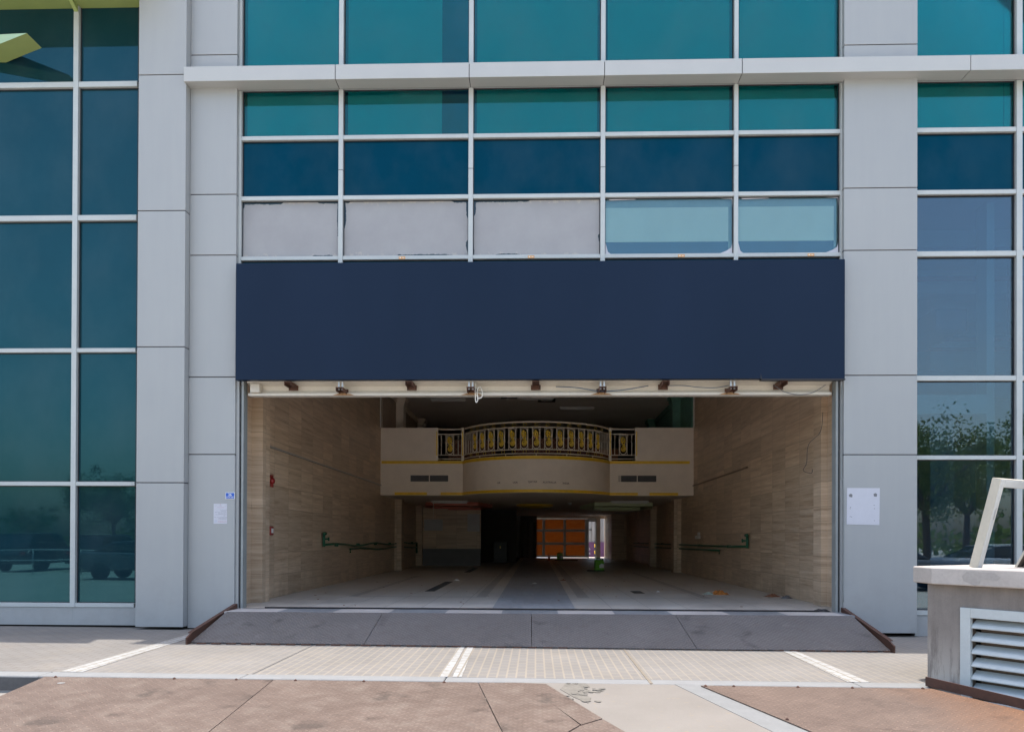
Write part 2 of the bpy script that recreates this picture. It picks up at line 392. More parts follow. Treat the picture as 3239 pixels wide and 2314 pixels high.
def quilt():
    b = NB('quilted_maroon_fabric'); o = b.obj()
    v = b.mapping(b.comb(b.sep(o)[0], b.sep(o)[2], 0.), rot=(0, 0, R(45)), scale=(6, 6, 6)); x, y, z = b.sep(v)
    e = b.math('MINIMUM', b.math('ABSOLUTE', b.math('SUBTRACT', b.math('FRACT', x), .5)), b.math('ABSOLUTE', b.math('SUBTRACT', b.math('FRACT', y), .5)))
    l = b.maprange(e, .03, .09, 1., 0.)
    return b.fin(b.mix(l, (.12, .04, .025), (.24, .12, .07)), .6, b.bump(l, -.4, .02))
M['quilt'] = quilt()
def paintm(name, c):
    b = NB(name); b.p.inputs['Coat Weight'].default_value = .8; b.p.inputs['Coat Roughness'].default_value = .05
    return b.fin(c, .35, None, .2)
M['carglass'] = glass('car_glass', (.008, .01, .012), (1, 1, 1), .04)

# ------------------------------------------------------------------ mesh helpers
def slope(x): return -.004*x            # the pavement falls a little to the right
class MB:
    def __init__(s): s.v = []; s.f = []
    def poly(s, pts):
        i = len(s.v); s.v += [Vector(p) for p in pts]; s.f.append(list(range(i, i+len(pts)))); return s
    def box(s, x0, x1, y0, y1, z0, z1):
        i = len(s.v)
        s.v += [Vector(p) for p in ((x0, y0, z0), (x1, y0, z0), (x1, y1, z0), (x0, y1, z0), (x0, y0, z1), (x1, y0, z1), (x1, y1, z1), (x0, y1, z1))]
        s.f += [[i+a for a in q] for q in ((0, 3, 2, 1), (4, 5, 6, 7), (0, 1, 5, 4), (1, 2, 6, 5), (2, 3, 7, 6), (3, 0, 4, 7))]; return s
    def obox(s, o, a, b, c):
        """box from corner o and three edge vectors"""
        o, a, b, c = map(Vector, (o, a, b, c)); i = len(s.v)
        s.v += [o, o+a, o+a+b, o+b, o+c, o+a+c, o+a+b+c, o+b+c]
        s.f += [[i+k for k in q] for q in ((0, 3, 2, 1), (4, 5, 6, 7), (0, 1, 5, 4), (1, 2, 6, 5), (2, 3, 7, 6), (3, 0, 4, 7))]; return s
    def prism(s, pts, d):
        """closed polygon swept by the vector d"""
        d = Vector(d); n = len(pts); i = len(s.v); p = [Vector(q) for q in pts]
        s.v += p + [q+d for q in p]
        s.f.append([i+k for k in range(n)][::-1]); s.f.append([i+n+k for k in range(n)])
        for k in range(n): s.f.append([i+k, i+(k+1) % n, i+n+(k+1) % n, i+n+k])
        return s
    def tube(s, pts, r, n=8, closed=False, r2=None):
        p = [Vector(q) for q in pts]; m = len(p); i = len(s.v); up = Vector((.13, .21, 1)).normalized()
        for k in range(m):
            a = p[k-1] if (k > 0 or closed) else p[k]; c = p[(k+1) % m] if (k < m-1 or closed) else p[k]
            t = (c-a).normalized(); u = t.cross(up)
            if u.length < .05: u = t.cross(Vector((1, 0, 0)))
            u.normalize(); w_ = t.cross(u)
            rr = r if r2 is None else r+(r2-r)*k/max(1, m-1)
            for q in range(n): s.v.append(p[k]+(u*math.cos(2*math.pi*q/n)+w_*math.sin(2*math.pi*q/n))*rr)
        for k in range(m if closed else m-1):
            for q in range(n):
                s.f.append([i+k*n+q, i+k*n+(q+1) % n, i+((k+1) % m)*n+(q+1) % n, i+((k+1) % m)*n+q])
        if not closed: s.f.append([i+q for q in range(n)][::-1]); s.f.append([i+(m-1)*n+q for q in range(n)])
        return s
    def lathe(s, prof, c, n=20, axis='Z'):
        """profile [(r, h)] turned about an axis through c"""
        i = len(s.v); c = Vector(c)
        for r, h in prof:
            for q in range(n):
                a = 2*math.pi*q/n; x, y = r*math.cos(a), r*math.sin(a)
                s.v.append(c+(Vector((x, y, h)) if axis == 'Z' else Vector((x, h, y)) if axis == 'Y' else Vector((h, x, y))))
        for k in range(len(prof)-1):
            for q in range(n): s.f.append([i+k*n+q, i+k*n+(q+1) % n, i+(k+1)*n+(q+1) % n, i+(k+1)*n+q])
        s.f.append([i+q for q in range(n)][::-1]); s.f.append([i+(len(prof)-1)*n+q for q in range(n)]); return s
    def shear(s):
        for v in s.v: v.z += slope(v.x)
        return s
    def build(s, name, mat, parent=None, smooth=False, bevel=0, seg=2):
        me = bpy.data.meshes.new(name)
        org = Vector((0, 0, 0)); q = parent
        while q is not None: org += q.location; q = q.parent
        loc = Vector((0, 0, 0))
        me.from_pydata([tuple(v-org) for v in s.v], [], s.f)
        bm = bmesh.new(); bm.from_mesh(me); bmesh.ops.recalc_face_normals(bm, faces=bm.faces[:])
        bm.to_mesh(me); bm.free()
        me.materials.append(mat)
        o = bpy.data.objects.new(name, me); col.objects.link(o)
        if parent: o.parent = parent
        if smooth:
            for p in me.polygons: p.use_smooth = True
        if bevel:
            b = o.modifiers.new('bevel', 'BEVEL'); b.width = bevel; b.segments = seg; b.limit_method = 'ANGLE'; b.angle_limit = R(40)
        return o
def tag(o, label=None, cat=None, group=None, kind=None):
    for k, v in (('label', label), ('category', cat), ('group', group), ('kind', kind)):
        if v: o[k] = v
    return o
def thing(name, label, cat, loc=(0, 0, 0), group=None):
    o = bpy.data.objects.new(name, None); o.location = loc; o.empty_display_size = .2; col.objects.link(o)
    return tag(o, label, cat, group)
def copy_tree(o, parent=None):
    c = o.copy(); col.objects.link(c)
    if parent: c.parent = parent
    for ch in list(o.children): copy_tree(ch, c)
    return c
def text(s, size, loc, mat, parent, name, rot=(math.pi/2, 0, 0), depth=.001, align='CENTER', sx=1.):
    cu = bpy.data.curves.new('lettering', 'FONT'); cu.body = s; cu.size = size; cu.align_x = align; cu.align_y = 'CENTER'; cu.extrude = depth
    t = bpy.data.objects.new('lettering', cu); col.objects.link(t)
    bpy.context.view_layer.update()
    me = bpy.data.meshes.new_from_object(t.evaluated_get(bpy.context.evaluated_depsgraph_get()))
    bpy.data.objects.remove(t); bpy.data.curves.remove(cu)
    me.materials.clear(); me.materials.append(mat)
    org = Vector((0, 0, 0)); q = parent
    while q is not None: org += q.location; q = q.parent
    mt = Matrix.Translation(Vector(loc)-org) @ Matrix.Rotation(rot[2], 4, 'Z') @ Matrix.Rotation(rot[0], 4, 'X') @ Matrix.Diagonal((sx, 1, 1, 1))
    me.transform(mt)
    o = bpy.data.objects.new(name, me); col.objects.link(o)
    if parent: o.parent = parent
    return o

# ------------------------------------------------------------------ ground
def struct(o): return tag(o, kind='structure')
struct(MB().poly([(-250, -250, -.158), (250, -250, -.158), (250, 120, -.158), (-250, 120, -.158)]).build('ground', M['parking']))  # ground out of view, made paler to bounce light into the hall
struct(MB().poly([(-60, -6.4, -.152), (60, -6.4, -.152), (60, -3.9, -.152), (-60, -3.9, -.152)]).build('road', M['asphalt']))
KB, KF = -3.86, -4.11
LX, RX = -2.94, 1.15
def sheet(name, m, x0, x1, y0=KB, y1=.35, z=0.):
    return struct(MB().box(x0, x1, y0, y1, -.16, z).shear().build(name, m))
sheet('pavement', M['paver_mid'], LX, RX)
sheet('pavement', M['paver_left'], -30, -5.05)
sheet('pavement', M['paver_soft'], -5.05, LX-.012)
sheet('pavement', M['paver_right'], RX+.012, 30)
struct(MB().box(LX-.012, LX, KB, .3, -.16, -.006).shear().build('paving_joint', M['rubble']))
struct(MB().box(RX, RX+.012, KB, .3, -.16, -.002).box(RX-.012, RX+.02, KF+.02, -1.4, .0008, .0045).shear().build('sand_joint', plain('joint_sand', (.20, .168, .13), .95, .25, 12)))
k = MB()
x = -30.0
kx = [1.153 + i*2.067 for i in range(-15, 16)]
for a in kx:
    dz = rnd.uniform(-.002, .002)
    k.box(a, a+2.062, KF, KB-.004, -.3, .004+dz)
struct(k.shear().build('kerb', M['kerb'], bevel=.018, seg=3))
struct(MB().box(-30, -4.6, KF-.003, KF-.0005, -.15, -.016).shear().build('kerb_face_paint', plain('worn_dark_paint', (.085, .083, .083), .8, .2, 5)))  # dark sheet puts the shade on the kerb's front face into colour
def line(pts, name='painted_line'):
    return struct(MB().prism([(x, y, .0015) for x, y in pts], (0, 0, .003)).shear().build(name, M['paint']))
line([(-5.06, -.4), (-4.88, -.4), (-4.74, KB), (-4.98, KB)])
line([(-1.02, -1.5), (-.935, -1.5), (-.895, KB), (-.985, KB)])
line([(-.905, -1.5), (-.82, -1.5), (-.76, KB), (-.855, KB)])
line([(3.2, -1.5), (3.37, -1.5), (3.40, KB), (3.17, KB)])

# ------------------------------------------------------------------ the building
B = thing('commercial_building', 'pale grey commercial building with teal glazing and an open empty shop hall', 'building')
JZ = {'A': [.06, 2.267, 4.342, 6.427, 8.513, 10.6, 12.4], 'B': [.03, 2.715, 3.91, 5.795, 6.735, 8.9, 10.6, 12.4]}
def pillar(x0, x1, yf, yb, joints, below):
    core = MB().box(x0+.012, x1-.012, yf+.012, yb, joints[0]+.02, joints[-1]).build('pillar', M['gap'], B)
    for a, c in zip(joints[:-1], joints[1:]):
        MB().box(x0, x1, yf, yb-.004, a+.007, c-.007).build('cladding_panel', M['clad'], core, bevel=.004)
pillar(-6.112, -5.375, -.15, .45, JZ['A'], 0)
pillar(-5.372, -4.645, 0., .45, JZ['B'], 0)
pillar(4.63, 5.72, 0., .45, JZ['B'], 0)
# ledge: folded aluminium boxes between jointed ends
lx = [-5.397, -3.065, -1.03, 1.005, 3.052, 6.4, 10.2]
for a, c in zip(lx[:-1], lx[1:]):
    MB().box(a+.005, c-.005, -.2, .06, 8.375, 8.6).build('ledge_panel', M['ledge'], B, bevel=.004)
MB().box(-5.38, 10.2, -.18, .08, 8.385, 8.59).build('ledge_core', M['gap'], B)
# glazing grid
GY = .1
FR = .05
def mull(x0, x1, z0, z1): MB().box(x0, x1, GY-.02, GY+.10, z0, z1).build('mullion', M['frame'], B, bevel=.003)
def trans(x0, x1, z0, z1): MB().box(x0, x1, GY-.012, GY+.09, z0, z1).build('transom', M['frame'], B, bevel=.003)
def pane(x0, x1, z0, z1, m, y=GY+.05): 
    return MB().box(x0+.001, x1-.001, y+rnd.uniform(-.001, .001), y+.012, z0+.001, z1-.001).build('window_pane', m, B)
def gask(x0, x1, z0, z1):
    g = MB(); y0, y1 = GY+.036, GY+.049
    g.box(x0, x1, y0, y1, z0, z0+.012); g.box(x0, x1, y0, y1, z1-.012, z1); g.box(x0, x0+.012, y0, y1, z0+.012, z1-.012); g.box(x1-.012, x1, y0, y1, z0+.012, z1-.012)
    return g
MX = [(-4.645, -4.605), (-3.08, -3.012), (-1.06, -.99), (.973, 1.042), (3.005, 3.068), (4.61, 4.63)]
TZ = [(8.36, 8.60), (7.612, 7.675), (6.675, 6.738), (5.742, 5.80)]
for i, (a, c) in enumerate(MX): mull(a, c, 5.56 if 0 < i < 5 else 5.56, 12.0)
for a, c in MX[1:5]: MB().box(a-.001, c+.001, GY-.0215, GY+.03, 7.13, 7.138).build('mullion_joint', M['gap'], B)
bays = [(MX[i][1], MX[i+1][0]) for i in range(5)]
for (a, c) in bays:
    for z0, z1 in TZ[1:]: trans(a, c, z0, z1)
    trans(a, c, 8.40, 8.58)
    trans(a, c, 10.9, 10.96)
for i, (a, c) in enumerate(bays):
    g = MB()
    for z0, z1, m in ((8.58, 10.9, 'gl_teal'), (7.675, 8.40, 'gl_teal'), (6.738, 7.612, 'gl_span'), (5.80, 6.675, 'film' if i < 3 else 'gl_pale'), (5.4, 5.742, 'gl_span'), (10.96, 12.0, 'gl_span')):
        pane(a, c, z0, z1, M[m]); q = gask(a, c, z0, z1); n0 = len(g.v); g.v += q.v; g.f += [[k+n0 for k in f] for f in q.f]
    g.build('gasket', M['gap'], B)
# roller blinds behind the teal glass, one of them short of its pane
for i, (a, c) in enumerate(bays):
    ins = .045
    a2, c2 = a+ins, c-ins
    if i == 1: c2 = c-.43
    bl = MB()
    bl.box(a2, c2, GY+.115, GY+.12, 7.60, 12.0); bl.build('roller_blind', M['blind'], B)
MB().box(-4.6, 4.6, GY+.6, GY+.7, 7.55, 12).build('dark_interior', M['bluetarp'], B)  # dark blue sheet standing in for the unlit room behind the blinds
# white boards behind the pale panes
for i in (3, 4):
    a, c = bays[i]
    MB().box(a+.0, c-.06, GY+.095, GY+.10, 6.02, 6.55).build('backing_board', M['board'], B)
    MB().box(a, c-.06, GY+.10, GY+.105, 5.80, 6.018).build('backing_board', M['bluegrey'], B)
    MB().box(a, c, GY+.115, GY+.12, 5.78, 6.7).build('backing_board', M['paleblue'], B)
    z = 5.802; y = GY+.047     # torn remnants of film in the corners
    for q in ([(c-.24, y, z), (c-.002, y, z), (c-.002, y, z+.2), (c-.03, y, z+.1), (c-.1, y, z+.055)],
              [(a+.002, y, z), (a+.12, y, z), (a+.05, y, z+.05), (a+.012, y, z+.2), (a+.016, y, z+.42), (a+.002, y, z+.44)],
              [(a+.05, y, 6.672), (a+.5, y, 6.672), (a+.47, y, 6.655), (a+.08, y, 6.645)],
              [(c-.32, y, 6.672), (c-.01, y, 6.672), (c-.01, y, 6.5), (c-.02, y, 6.65)]):
        MB().prism(q, (0, -.002, 0)).build('torn_film', M['paper'], B)
# left wing glazing
LXM = [(-14.2, -14.12), (-12.55, -12.47), (-10.9, -10.82), (-9.0, -8.92), (-7.275, -7.195), (-6.262, -6.115)]
LT = [(.34, .404), (2.235, 2.298), (4.322, 4.386), (6.386, 6.471), (8.482, 8.567), (9.80, 9.86), (10.9, 10.96)]
for a, c in LXM[:-1]: mull(a, c, .34, 12)
for (a, c) in [(LXM[i][1], LXM[i+1][0]) for i in range(5)]:
    g = MB()
    for z0, z1 in LT[:5]: trans(a, c, z0, z1)
    for i in range(len(LT)-1):
        z0, z1 = LT[i][1], LT[i+1][0]
        pane(a, c, z0, z1, M['gl_left']); q = gask(a, c, z0, z1); n0 = len(g.v); g.v += q.v; g.f += [[k+n0 for k in f] for f in q.f]
    g.build('gasket', M['gap'], B)
    MB().box(a-.04, c+.04, GY, GY+.14, .035+.004*6, .338).build('base_panel', M['clad'], B, bevel=.003)
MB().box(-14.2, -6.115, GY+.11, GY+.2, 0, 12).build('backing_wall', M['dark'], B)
# lime green band and the pointed fin
MB().prism([(-14, .146, 9.757), (-6.12, .146, 9.757), (-6.12, -.16, 9.757), (-5.93, -.80, 9.757), (-14, -.80, 9.757)], (0, 0, .36)).build('canopy', M['yellow'], B)
MB().box(-14, -6.12, -.66, .2, 10.122, 10.3).build('canopy_flashing', M['clad'], B)
MB().prism([(-7.235-.03, .079, 9.756), (-7.235-.03, -.10, 9.756), (-7.235-.03, .079, 9.66)], (.06, 0, 0)).build('canopy_bracket', M['yellow'], B)
p1, p2, p3 = (-7.60, -.55), (-7.60, -.20), (-8.40, .146)
p4, p5 = (-9.20, .146), (-9.20, .11)
fin = MB()
def fz(x): return 8.92+.25*max(0, -7.60-x)
fin.poly([(*q, 8.92) for q in (p1, p2, p3, p4, p5)])
fin.build('canopy_fin', M['yellow'], B)
top = MB()
top.poly([(*p1, 8.921), (*p5, 8.921), (*p5, fz(p5[0]))])
top.poly([(*p1, 8.922), (*p5, fz(p5[0])), (*p4, fz(p4[0]))])
top.poly([(*p2, 8.9215), (*p1, 8.9215), (*p4, fz(p4[0])), (*p3, fz(p3[0]))]).poly([(*p2, 8.9215), (*p3, 8.9215), (*p3, fz(p3[0]))])
top.build('canopy_fin_face', M['palegreen'], B)  # paler green puts the light on the fin's front face into colour
# right wing glazing with the bare room behind it
RM = [(7.235, 7.322), (8.95, 9.03), (10.6, 10.68)]
RT = [(.30, .372), (2.652, 2.713), (3.845, 3.92), (5.729, 5.805), (6.668, 6.734), (7.61, 7.68), (8.40, 8.58), (10.9, 10.96)]
for a, c in RM: mull(a, c, .30, 12)
mull(5.722, 5.735, .30, 12)
edges = [(5.735, RM[0][0]), (RM[0][1], RM[1][0]), (RM[1][1], RM[2][0])]
for bi, (a, c) in enumerate(edges):
    g = MB()
    for z0, z1 in RT: trans(a, c, z0, z1)
    for i, m in enumerate(('gl_shop', 'gl_shop', 'gl_shop', 'gl_shop', 'gl_span', 'gl_teal', 'gl_teal')):
        z0, z1 = RT[i][1], RT[i+1][0]
        pane(a, c, z0, z1, M[m]); q = gask(a, c, z0, z1); n0 = len(g.v); g.v += q.v; g.f += [[k+n0 for k in f] for f in q.f]
    g.build('gasket', M['gap'], B)
    MB().box(a, c+.085, GY, GY+.1, -.02, .296).build('base_panel', M['clad'], B, bevel=.003)
    MB().box(a+.02, c-.12, GY+.115, GY+.12, 7.60, 12).build('roller_blind', M['blind'], B)
    MB().box(c-.105, c-.02, GY+.116, GY+.121, 7.60, 12).build('blind_edge', M['blind'], B)
MB().box(5.75, 10.6, GY+.6, GY+.7, 7.55, 12).build('dark_interior', M['bluetarp'], B)  # same blue sheet in place of interior darkness
# the room
rm = MB()
rm.box(4.97, 10.7, 7.0, 7.2, 0, 7.5); rm.box(4.95, 5.15, .5, 7.0, 0, 7.5); rm.box(10.55, 10.7, .5, 7.0, 0, 7.5)
rm.build('bare_room_wall', M['roomgrey'], B)
MB().box(5.15, 10.55, .3, 7.0, .0, .3).build('bare_room_floor', M['roomgrey'], B)
cl = MB().box(5.15, 10.55, .3, 7.0, 6.72, 7.5)
for yy in (1.6, 3.6, 5.6): cl.box(5.15, 10.55, yy, yy+.4, 6.25, 6.715)
cl.build('bare_room_ceiling', M['roomgrey'], B)
MB().box(7.0, 7.12, .45, .75, .31, 6.7).box(5.75, 7.0, .45, .5, 3.4, 3.7).build('bare_room_column', M['board'], B)
pp = MB()
for yy, zz, r_ in ((1.2, 5.75, .04), (2.6, 5.1, .035), (4.4, 5.35, .045)): pp.tube([(5.2, yy, zz), (10.5, yy, zz)], r_)
pp.build('ceiling_pipe', M['redpipe'], B, True)
pp = MB()
for yy, zz in ((.9, 6.15), (2.0, 6.05), (3.0, 4.6)): pp.tube([(5.2, yy, zz), (10.5, yy, zz)], .018)
for xx, yy, zz in ((5.95, 1.2, 5.75), (6.4, 2.6, 5.1), (7.5, 1.2, 5.75), (8.6, 2.6, 5.1)): pp.tube([(xx, yy, zz), (xx, yy, 6.7)], .012)
pp.tube([(6.5, 3.2, 4.0), (6.5, 3.2, 4.65), (7.6, 3.2, 5.3), (10, 3.2, 5.3)], .02)
pp.build('conduit', M['bluegrey'], B, True)
dd = MB().box(6.6, 7.1, 1.2, 2.6, 4.9, 5.25).box(7.4, 9.9, 4.6, 5.4, 4.4, 4.9).box(5.3, 9.9, 6.0, 6.5, 3.6, 4.0)
dd.build('air_duct', M['bluegrey'], B)
MB().box(5.4, 5.7, 2, 2.3, .3, 6.7).box(8.4, 8.9, 5.0, 5.5, .3, 6.7).build('bare_room_column', M['roomgrey'], B)

# upper body of the building: what throws the shade in front
MB().box(-14.2, 10.7, .4, 3.5, 12.0, 12.6).build('parapet', M['clad'], B)
MB().box(-14.2, -5.37, -.16, .4, 11.98, 12.6).box(-5.368, 10.7, -.58, .4, 11.98, 12.6).build('cornice', M['clad'], B)  # unseen overhang, stepped to place the shadow edge on the pavement
MB().box(-14.2, 10.7, 3.5, 34.0, 12.0, 12.2).build('roof_slab', M['roomgrey'], B)
MB().box(-14.2, -4.97, .5, 34, -.1, 11.98).build('neighbour_volume', M['roomgrey'], B)
MB().box(10.7, 10.9, .5, 34, -.1, 11.98).box(4.97, 10.7, 7.2, 34, -.1, 11.98).box(4.97, 10.7, .7, 7.2, 7.55, 11.98).build('neighbour_volume', M['roomgrey'], B)

# ---- shop opening
FZ = .34
MB().box(-4.645, -4.60, .04, .3, FZ-.3, 3.87).build('door_jamb', M['clad'], B, bevel=.003)
MB().box(4.60, 4.63, .04, .3, FZ-.3, 3.87).build('door_jamb', M['clad'], B, bevel=.003)
for a, c in ((-4.60, -4.573), (4.573, 4.60)): MB().box(a, c, .1, .3, FZ, 3.87).build('shutter_slot', M['gap'], B)
MB().box(-4.572, -4.535, .06, .22, FZ-.03, 3.87).build('shutter_guide', M['guide'], B, bevel=.004)
MB().box(4.535, 4.572, .06, .22, FZ-.03, 3.87).build('shutter_guide', M['guide'], B, bevel=.004)
# shutter housing: flange, hollow, lip
sh = MB()
prof = [(.14, 3.645), (.30, 3.645), (.30, 3.95), (.10, 3.95), (.10, 3.84), (.15, 3.83), (.22, 3.80), (.235, 3.74), (.22, 3.70), (.14, 3.685)]
sh.prism([(-4.50, y, z) for y, z in prof], (9.0, 0, 0))
HS = sh.build('shutter_housing', M['cream'], B)
MB().box(-4.45, -4.30, .09, .2, 3.69, 3.83).build('housing_bracket', M['cream'], HS, bevel=.01)
# walls of the hall
WX = 4.79
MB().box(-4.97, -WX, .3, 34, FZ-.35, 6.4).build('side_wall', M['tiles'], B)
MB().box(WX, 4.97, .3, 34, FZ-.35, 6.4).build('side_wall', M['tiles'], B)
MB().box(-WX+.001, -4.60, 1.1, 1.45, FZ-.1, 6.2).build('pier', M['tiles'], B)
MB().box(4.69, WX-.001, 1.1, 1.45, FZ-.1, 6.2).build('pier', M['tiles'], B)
MB().box(-4.598, 4.598, -.50, .3, .02, FZ).box(-4.97, 4.97, .3, 36, .02, FZ).build('floor', M['floor'], B)
MB().box(-4.8, 4.8, .3, 27, 6.2, 6.4).build('upper_ceiling', M['ceil'], B)
MB().box(-4.6, 4.6, .32, .45, 3.96, 6.2).build('lintel_wall', M['plaster'], B)
for s in (-1, 1):
    MB().box(*sorted((s*4.755, s*4.788)), 1.5 if s < 0 else 5.9, 12.0, 3.05, 3.08).build('dado_rail', M['alu' if s < 0 else 'dadobrown'], B)  # right rail: brown carries its shadow in the colour
    MB().box(*sorted((s*4.77, s*4.789)), 11.9, 11.98, 4.83, 6.2).build('wall_end_strip', M['white'], B)
# balcony slab with the bowed front
YB, RC, BZ0, BZ1 = 12.0, 2.41, 2.76, 3.82
YC = 10.45 + RC
PHI = math.asin(2.25/RC)
arc = [(RC*math.sin(-PHI+2*PHI*i/32), YC-RC*math.cos(-PHI+2*PHI*i/32)) for i in range(33)]
outl = [(-WX, YB)] + arc + [(WX, YB)]
BAL = MB().prism([(x, y, BZ0) for x, y in outl+[(WX, 27.0), (-WX, 27.0)]], (0, 0, BZ1-BZ0)).build('balcony', M['plaster'], B)
def gold(x0, x1, z0, z1): MB().box(x0, x1, YB-.014, YB-.001, z0, z1).build('gold_band', M['gold'], BAL)
gold(-WX+.03, -2.26, 3.73, 3.815); gold(2.26, WX-.12, 3.73, 3.815)
gold(-4.35, -3.35, 2.765, 2.85); gold(-2.93, -2.26, 2.765, 2.85); gold(2.26, 3.1, 2.765, 2.85); gold(3.45, 4.32, 2.765, 2.85)
for z0, z1 in ((3.70, 3.79), (2.745, 2.83)):
    a2 = [((RC+.014)*math.sin(-PHI+2*PHI*i/32), YC-(RC+.014)*math.cos(-PHI+2*PHI*i/32)) for i in range(33)]
    a1 = [((RC+.001)*math.sin(PHI-2*PHI*i/32), YC-(RC+.001)*math.cos(PHI-2*PHI*i/32)) for i in range(33)]
    z0c, z1c = z0+.03, z1+.03
    MB().prism([(x, y, z0c-.01) for x, y in a2+a1], (0, 0, z1-z0)).build('gold_band', M['gold'], BAL)
for s in (-1, 1):
    MB().box(*sorted((s*3.09, s*4.788)), YB, YB+.15, BZ1+.001, 4.83).build('parapet_wall', M['plaster'], BAL)
    xa, xb = (-3.86, -2.70) if s < 0 else (2.50, 3.66)
    G = MB()
    G.box(xa-.03, xb+.03, YB-.012, YB-.0005, 3.15, 3.18).box(xa-.03, xb+.03, YB-.012, YB-.0005, 3.37, 3.40)
    G.box(xa-.03, xa, YB-.012, YB-.0005, 3.18, 3.37).box(xb, xb+.03, YB-.012, YB-.0005, 3.18, 3.37).box((xa+xb)/2-.012, (xa+xb)/2+.012, YB-.012, YB-.0005, 3.18, 3.37)
    G = G.build('air_grille', M['plaster'], BAL)
    MB().box(xa, xb, YB-.003, YB-.0003, 3.18, 3.37).build('grille_opening', M['black'], G)
    sl = MB()
    n = 34
    for i in range(n):
        xx = xa+(xb-xa)*(i+.5)/n
        sl.obox((xx, YB-.010, 3.182), (.014, .004, 0), (.002, -.001, 0), (0, 0, .186))
    sl.build('grille_blade', M['greysheet'], G)
# country names under the missing wall clocks
for t_, px, dz in (('UK', -1.08, 0), ('USA', -.60, 0), ('QATAR', -.10, .015), ('AUSTRALIA', .385, 0), ('INDIA', .86, -.02)):
    a_ = math.asin(px/(RC+.004))
    text(t_, .078, (px, YC-(RC+.003)*math.cos(a_), 3.05+dz), M['darkred'], BAL, 'wall_lettering', (math.pi/2, 0, a_), .0008)
# lower and upper storey insides
for s, ys in ((-1, (14.4, 19.1)), (1, (14.0, 19.3))):
    for yy in ys:
        MB().box(*sorted((s*4.55, s*(WX-.002))), yy, yy+.5, FZ+.001, BZ0-.001).build('column', M['tiles'], B)
        MB().box(*sorted((s*4.5, s*(WX-.002))), yy, yy+.5, BZ1+.001, 6.05).build('column', M['plaster'] if s < 0 else M['greenwall'], B)
    for yy in ys:
        c_ = MB()
        for d_, z0, z1 in ((.025, 5.93, 6.0), (.05, 6.0, 6.09), (.085, 6.09, 6.199)):
            c_.box(*sorted((s*(4.5-d_), s*(WX-.002))), yy-d_, yy+.5+d_, z0, z1)
        c_.build('capital', M['plaster'] if s < 0 else M['greenwall'], B)
    MB().box(*sorted((s*4.70, s*4.788)), 12.2, 27, 6.02, 6.199).build('cornice_moulding', M['plaster'] if s < 0 else M['greenwall'], B)
    MB().box(*sorted((s*4.75, s*4.788)), 12.1, 27, BZ1+.001, 6.02).build('upper_wall', M['brownwall'] if s < 0 else M['greenwall'], B)
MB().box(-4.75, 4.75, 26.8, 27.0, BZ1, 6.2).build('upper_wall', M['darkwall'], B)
MB().box(-4.79, 4.79, 27.0, 34, BZ0+.01, BZ0+.3).build('lower_ceiling', M['ceil'], B)
# tiled partition and the dark rear rooms
MB().box(-4.55, -2.22, 19.4, 19.6, 1.03, BZ0-.001).build('tiled_partition', M['tiles'], B)
MB().box(-4.55, -2.22, 19.39, 19.6, FZ+.001, 1.028).build('partition_dado', M['greysheet'], B)
MB().box(-4.5, -3.75, 19.375, 19.388, 1.75, 2.2).build('notice_board', M['roomgrey'], B)
MB().box(-2.75, -2.26, 19.375, 19.388, 1.72, 2.42).build('notice_board', M['roomgrey'], B)
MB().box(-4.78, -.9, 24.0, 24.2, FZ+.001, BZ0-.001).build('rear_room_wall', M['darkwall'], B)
MB().box(-.9, .05, 33.4, 33.6, FZ+.001, BZ0+.005).build('rear_room_wall', M['greysheet'], B)
MB().box(4.0, 4.79, 29.5, 34, FZ+.001, BZ0-.001).build('rear_room_wall', M['tiles'], B)
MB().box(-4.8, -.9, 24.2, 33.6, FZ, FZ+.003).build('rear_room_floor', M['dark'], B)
MB().box(-.9, 4.79, 33.5, 33.7, 2.62, BZ0+.3).build('rear_lintel', M['plaster'], B)
MB().box(3.50, 3.72, 33.3, 33.6, FZ+.001, 2.62).build('rear_column', M['plaster'], B)
MB().box(-4.79, -.9, 33.6, 33.8, FZ, 12).box(-.9, 4.79, 33.71, 33.8, 3.0, 12).build('rear_facade', M['roomgrey'], B)
MB().box(3.00, 3.06, 33.4, 33.5, FZ+.001, 2.62).box(3.44, 3.50, 33.4, 33.5, FZ+.001, 2.62).box(3.06, 3.44, 33.4, 33.5, 2.44, 2.62).build('rear_door_frame', M['alu'], B)
# shutter chain lying at the threshold
MB().tube([(-4.2+8.5*i/60, .10+.006*math.sin(i*1.9), FZ+.012) for i in range(61)], .013, 5).build('threshold_channel', M['black'], B)

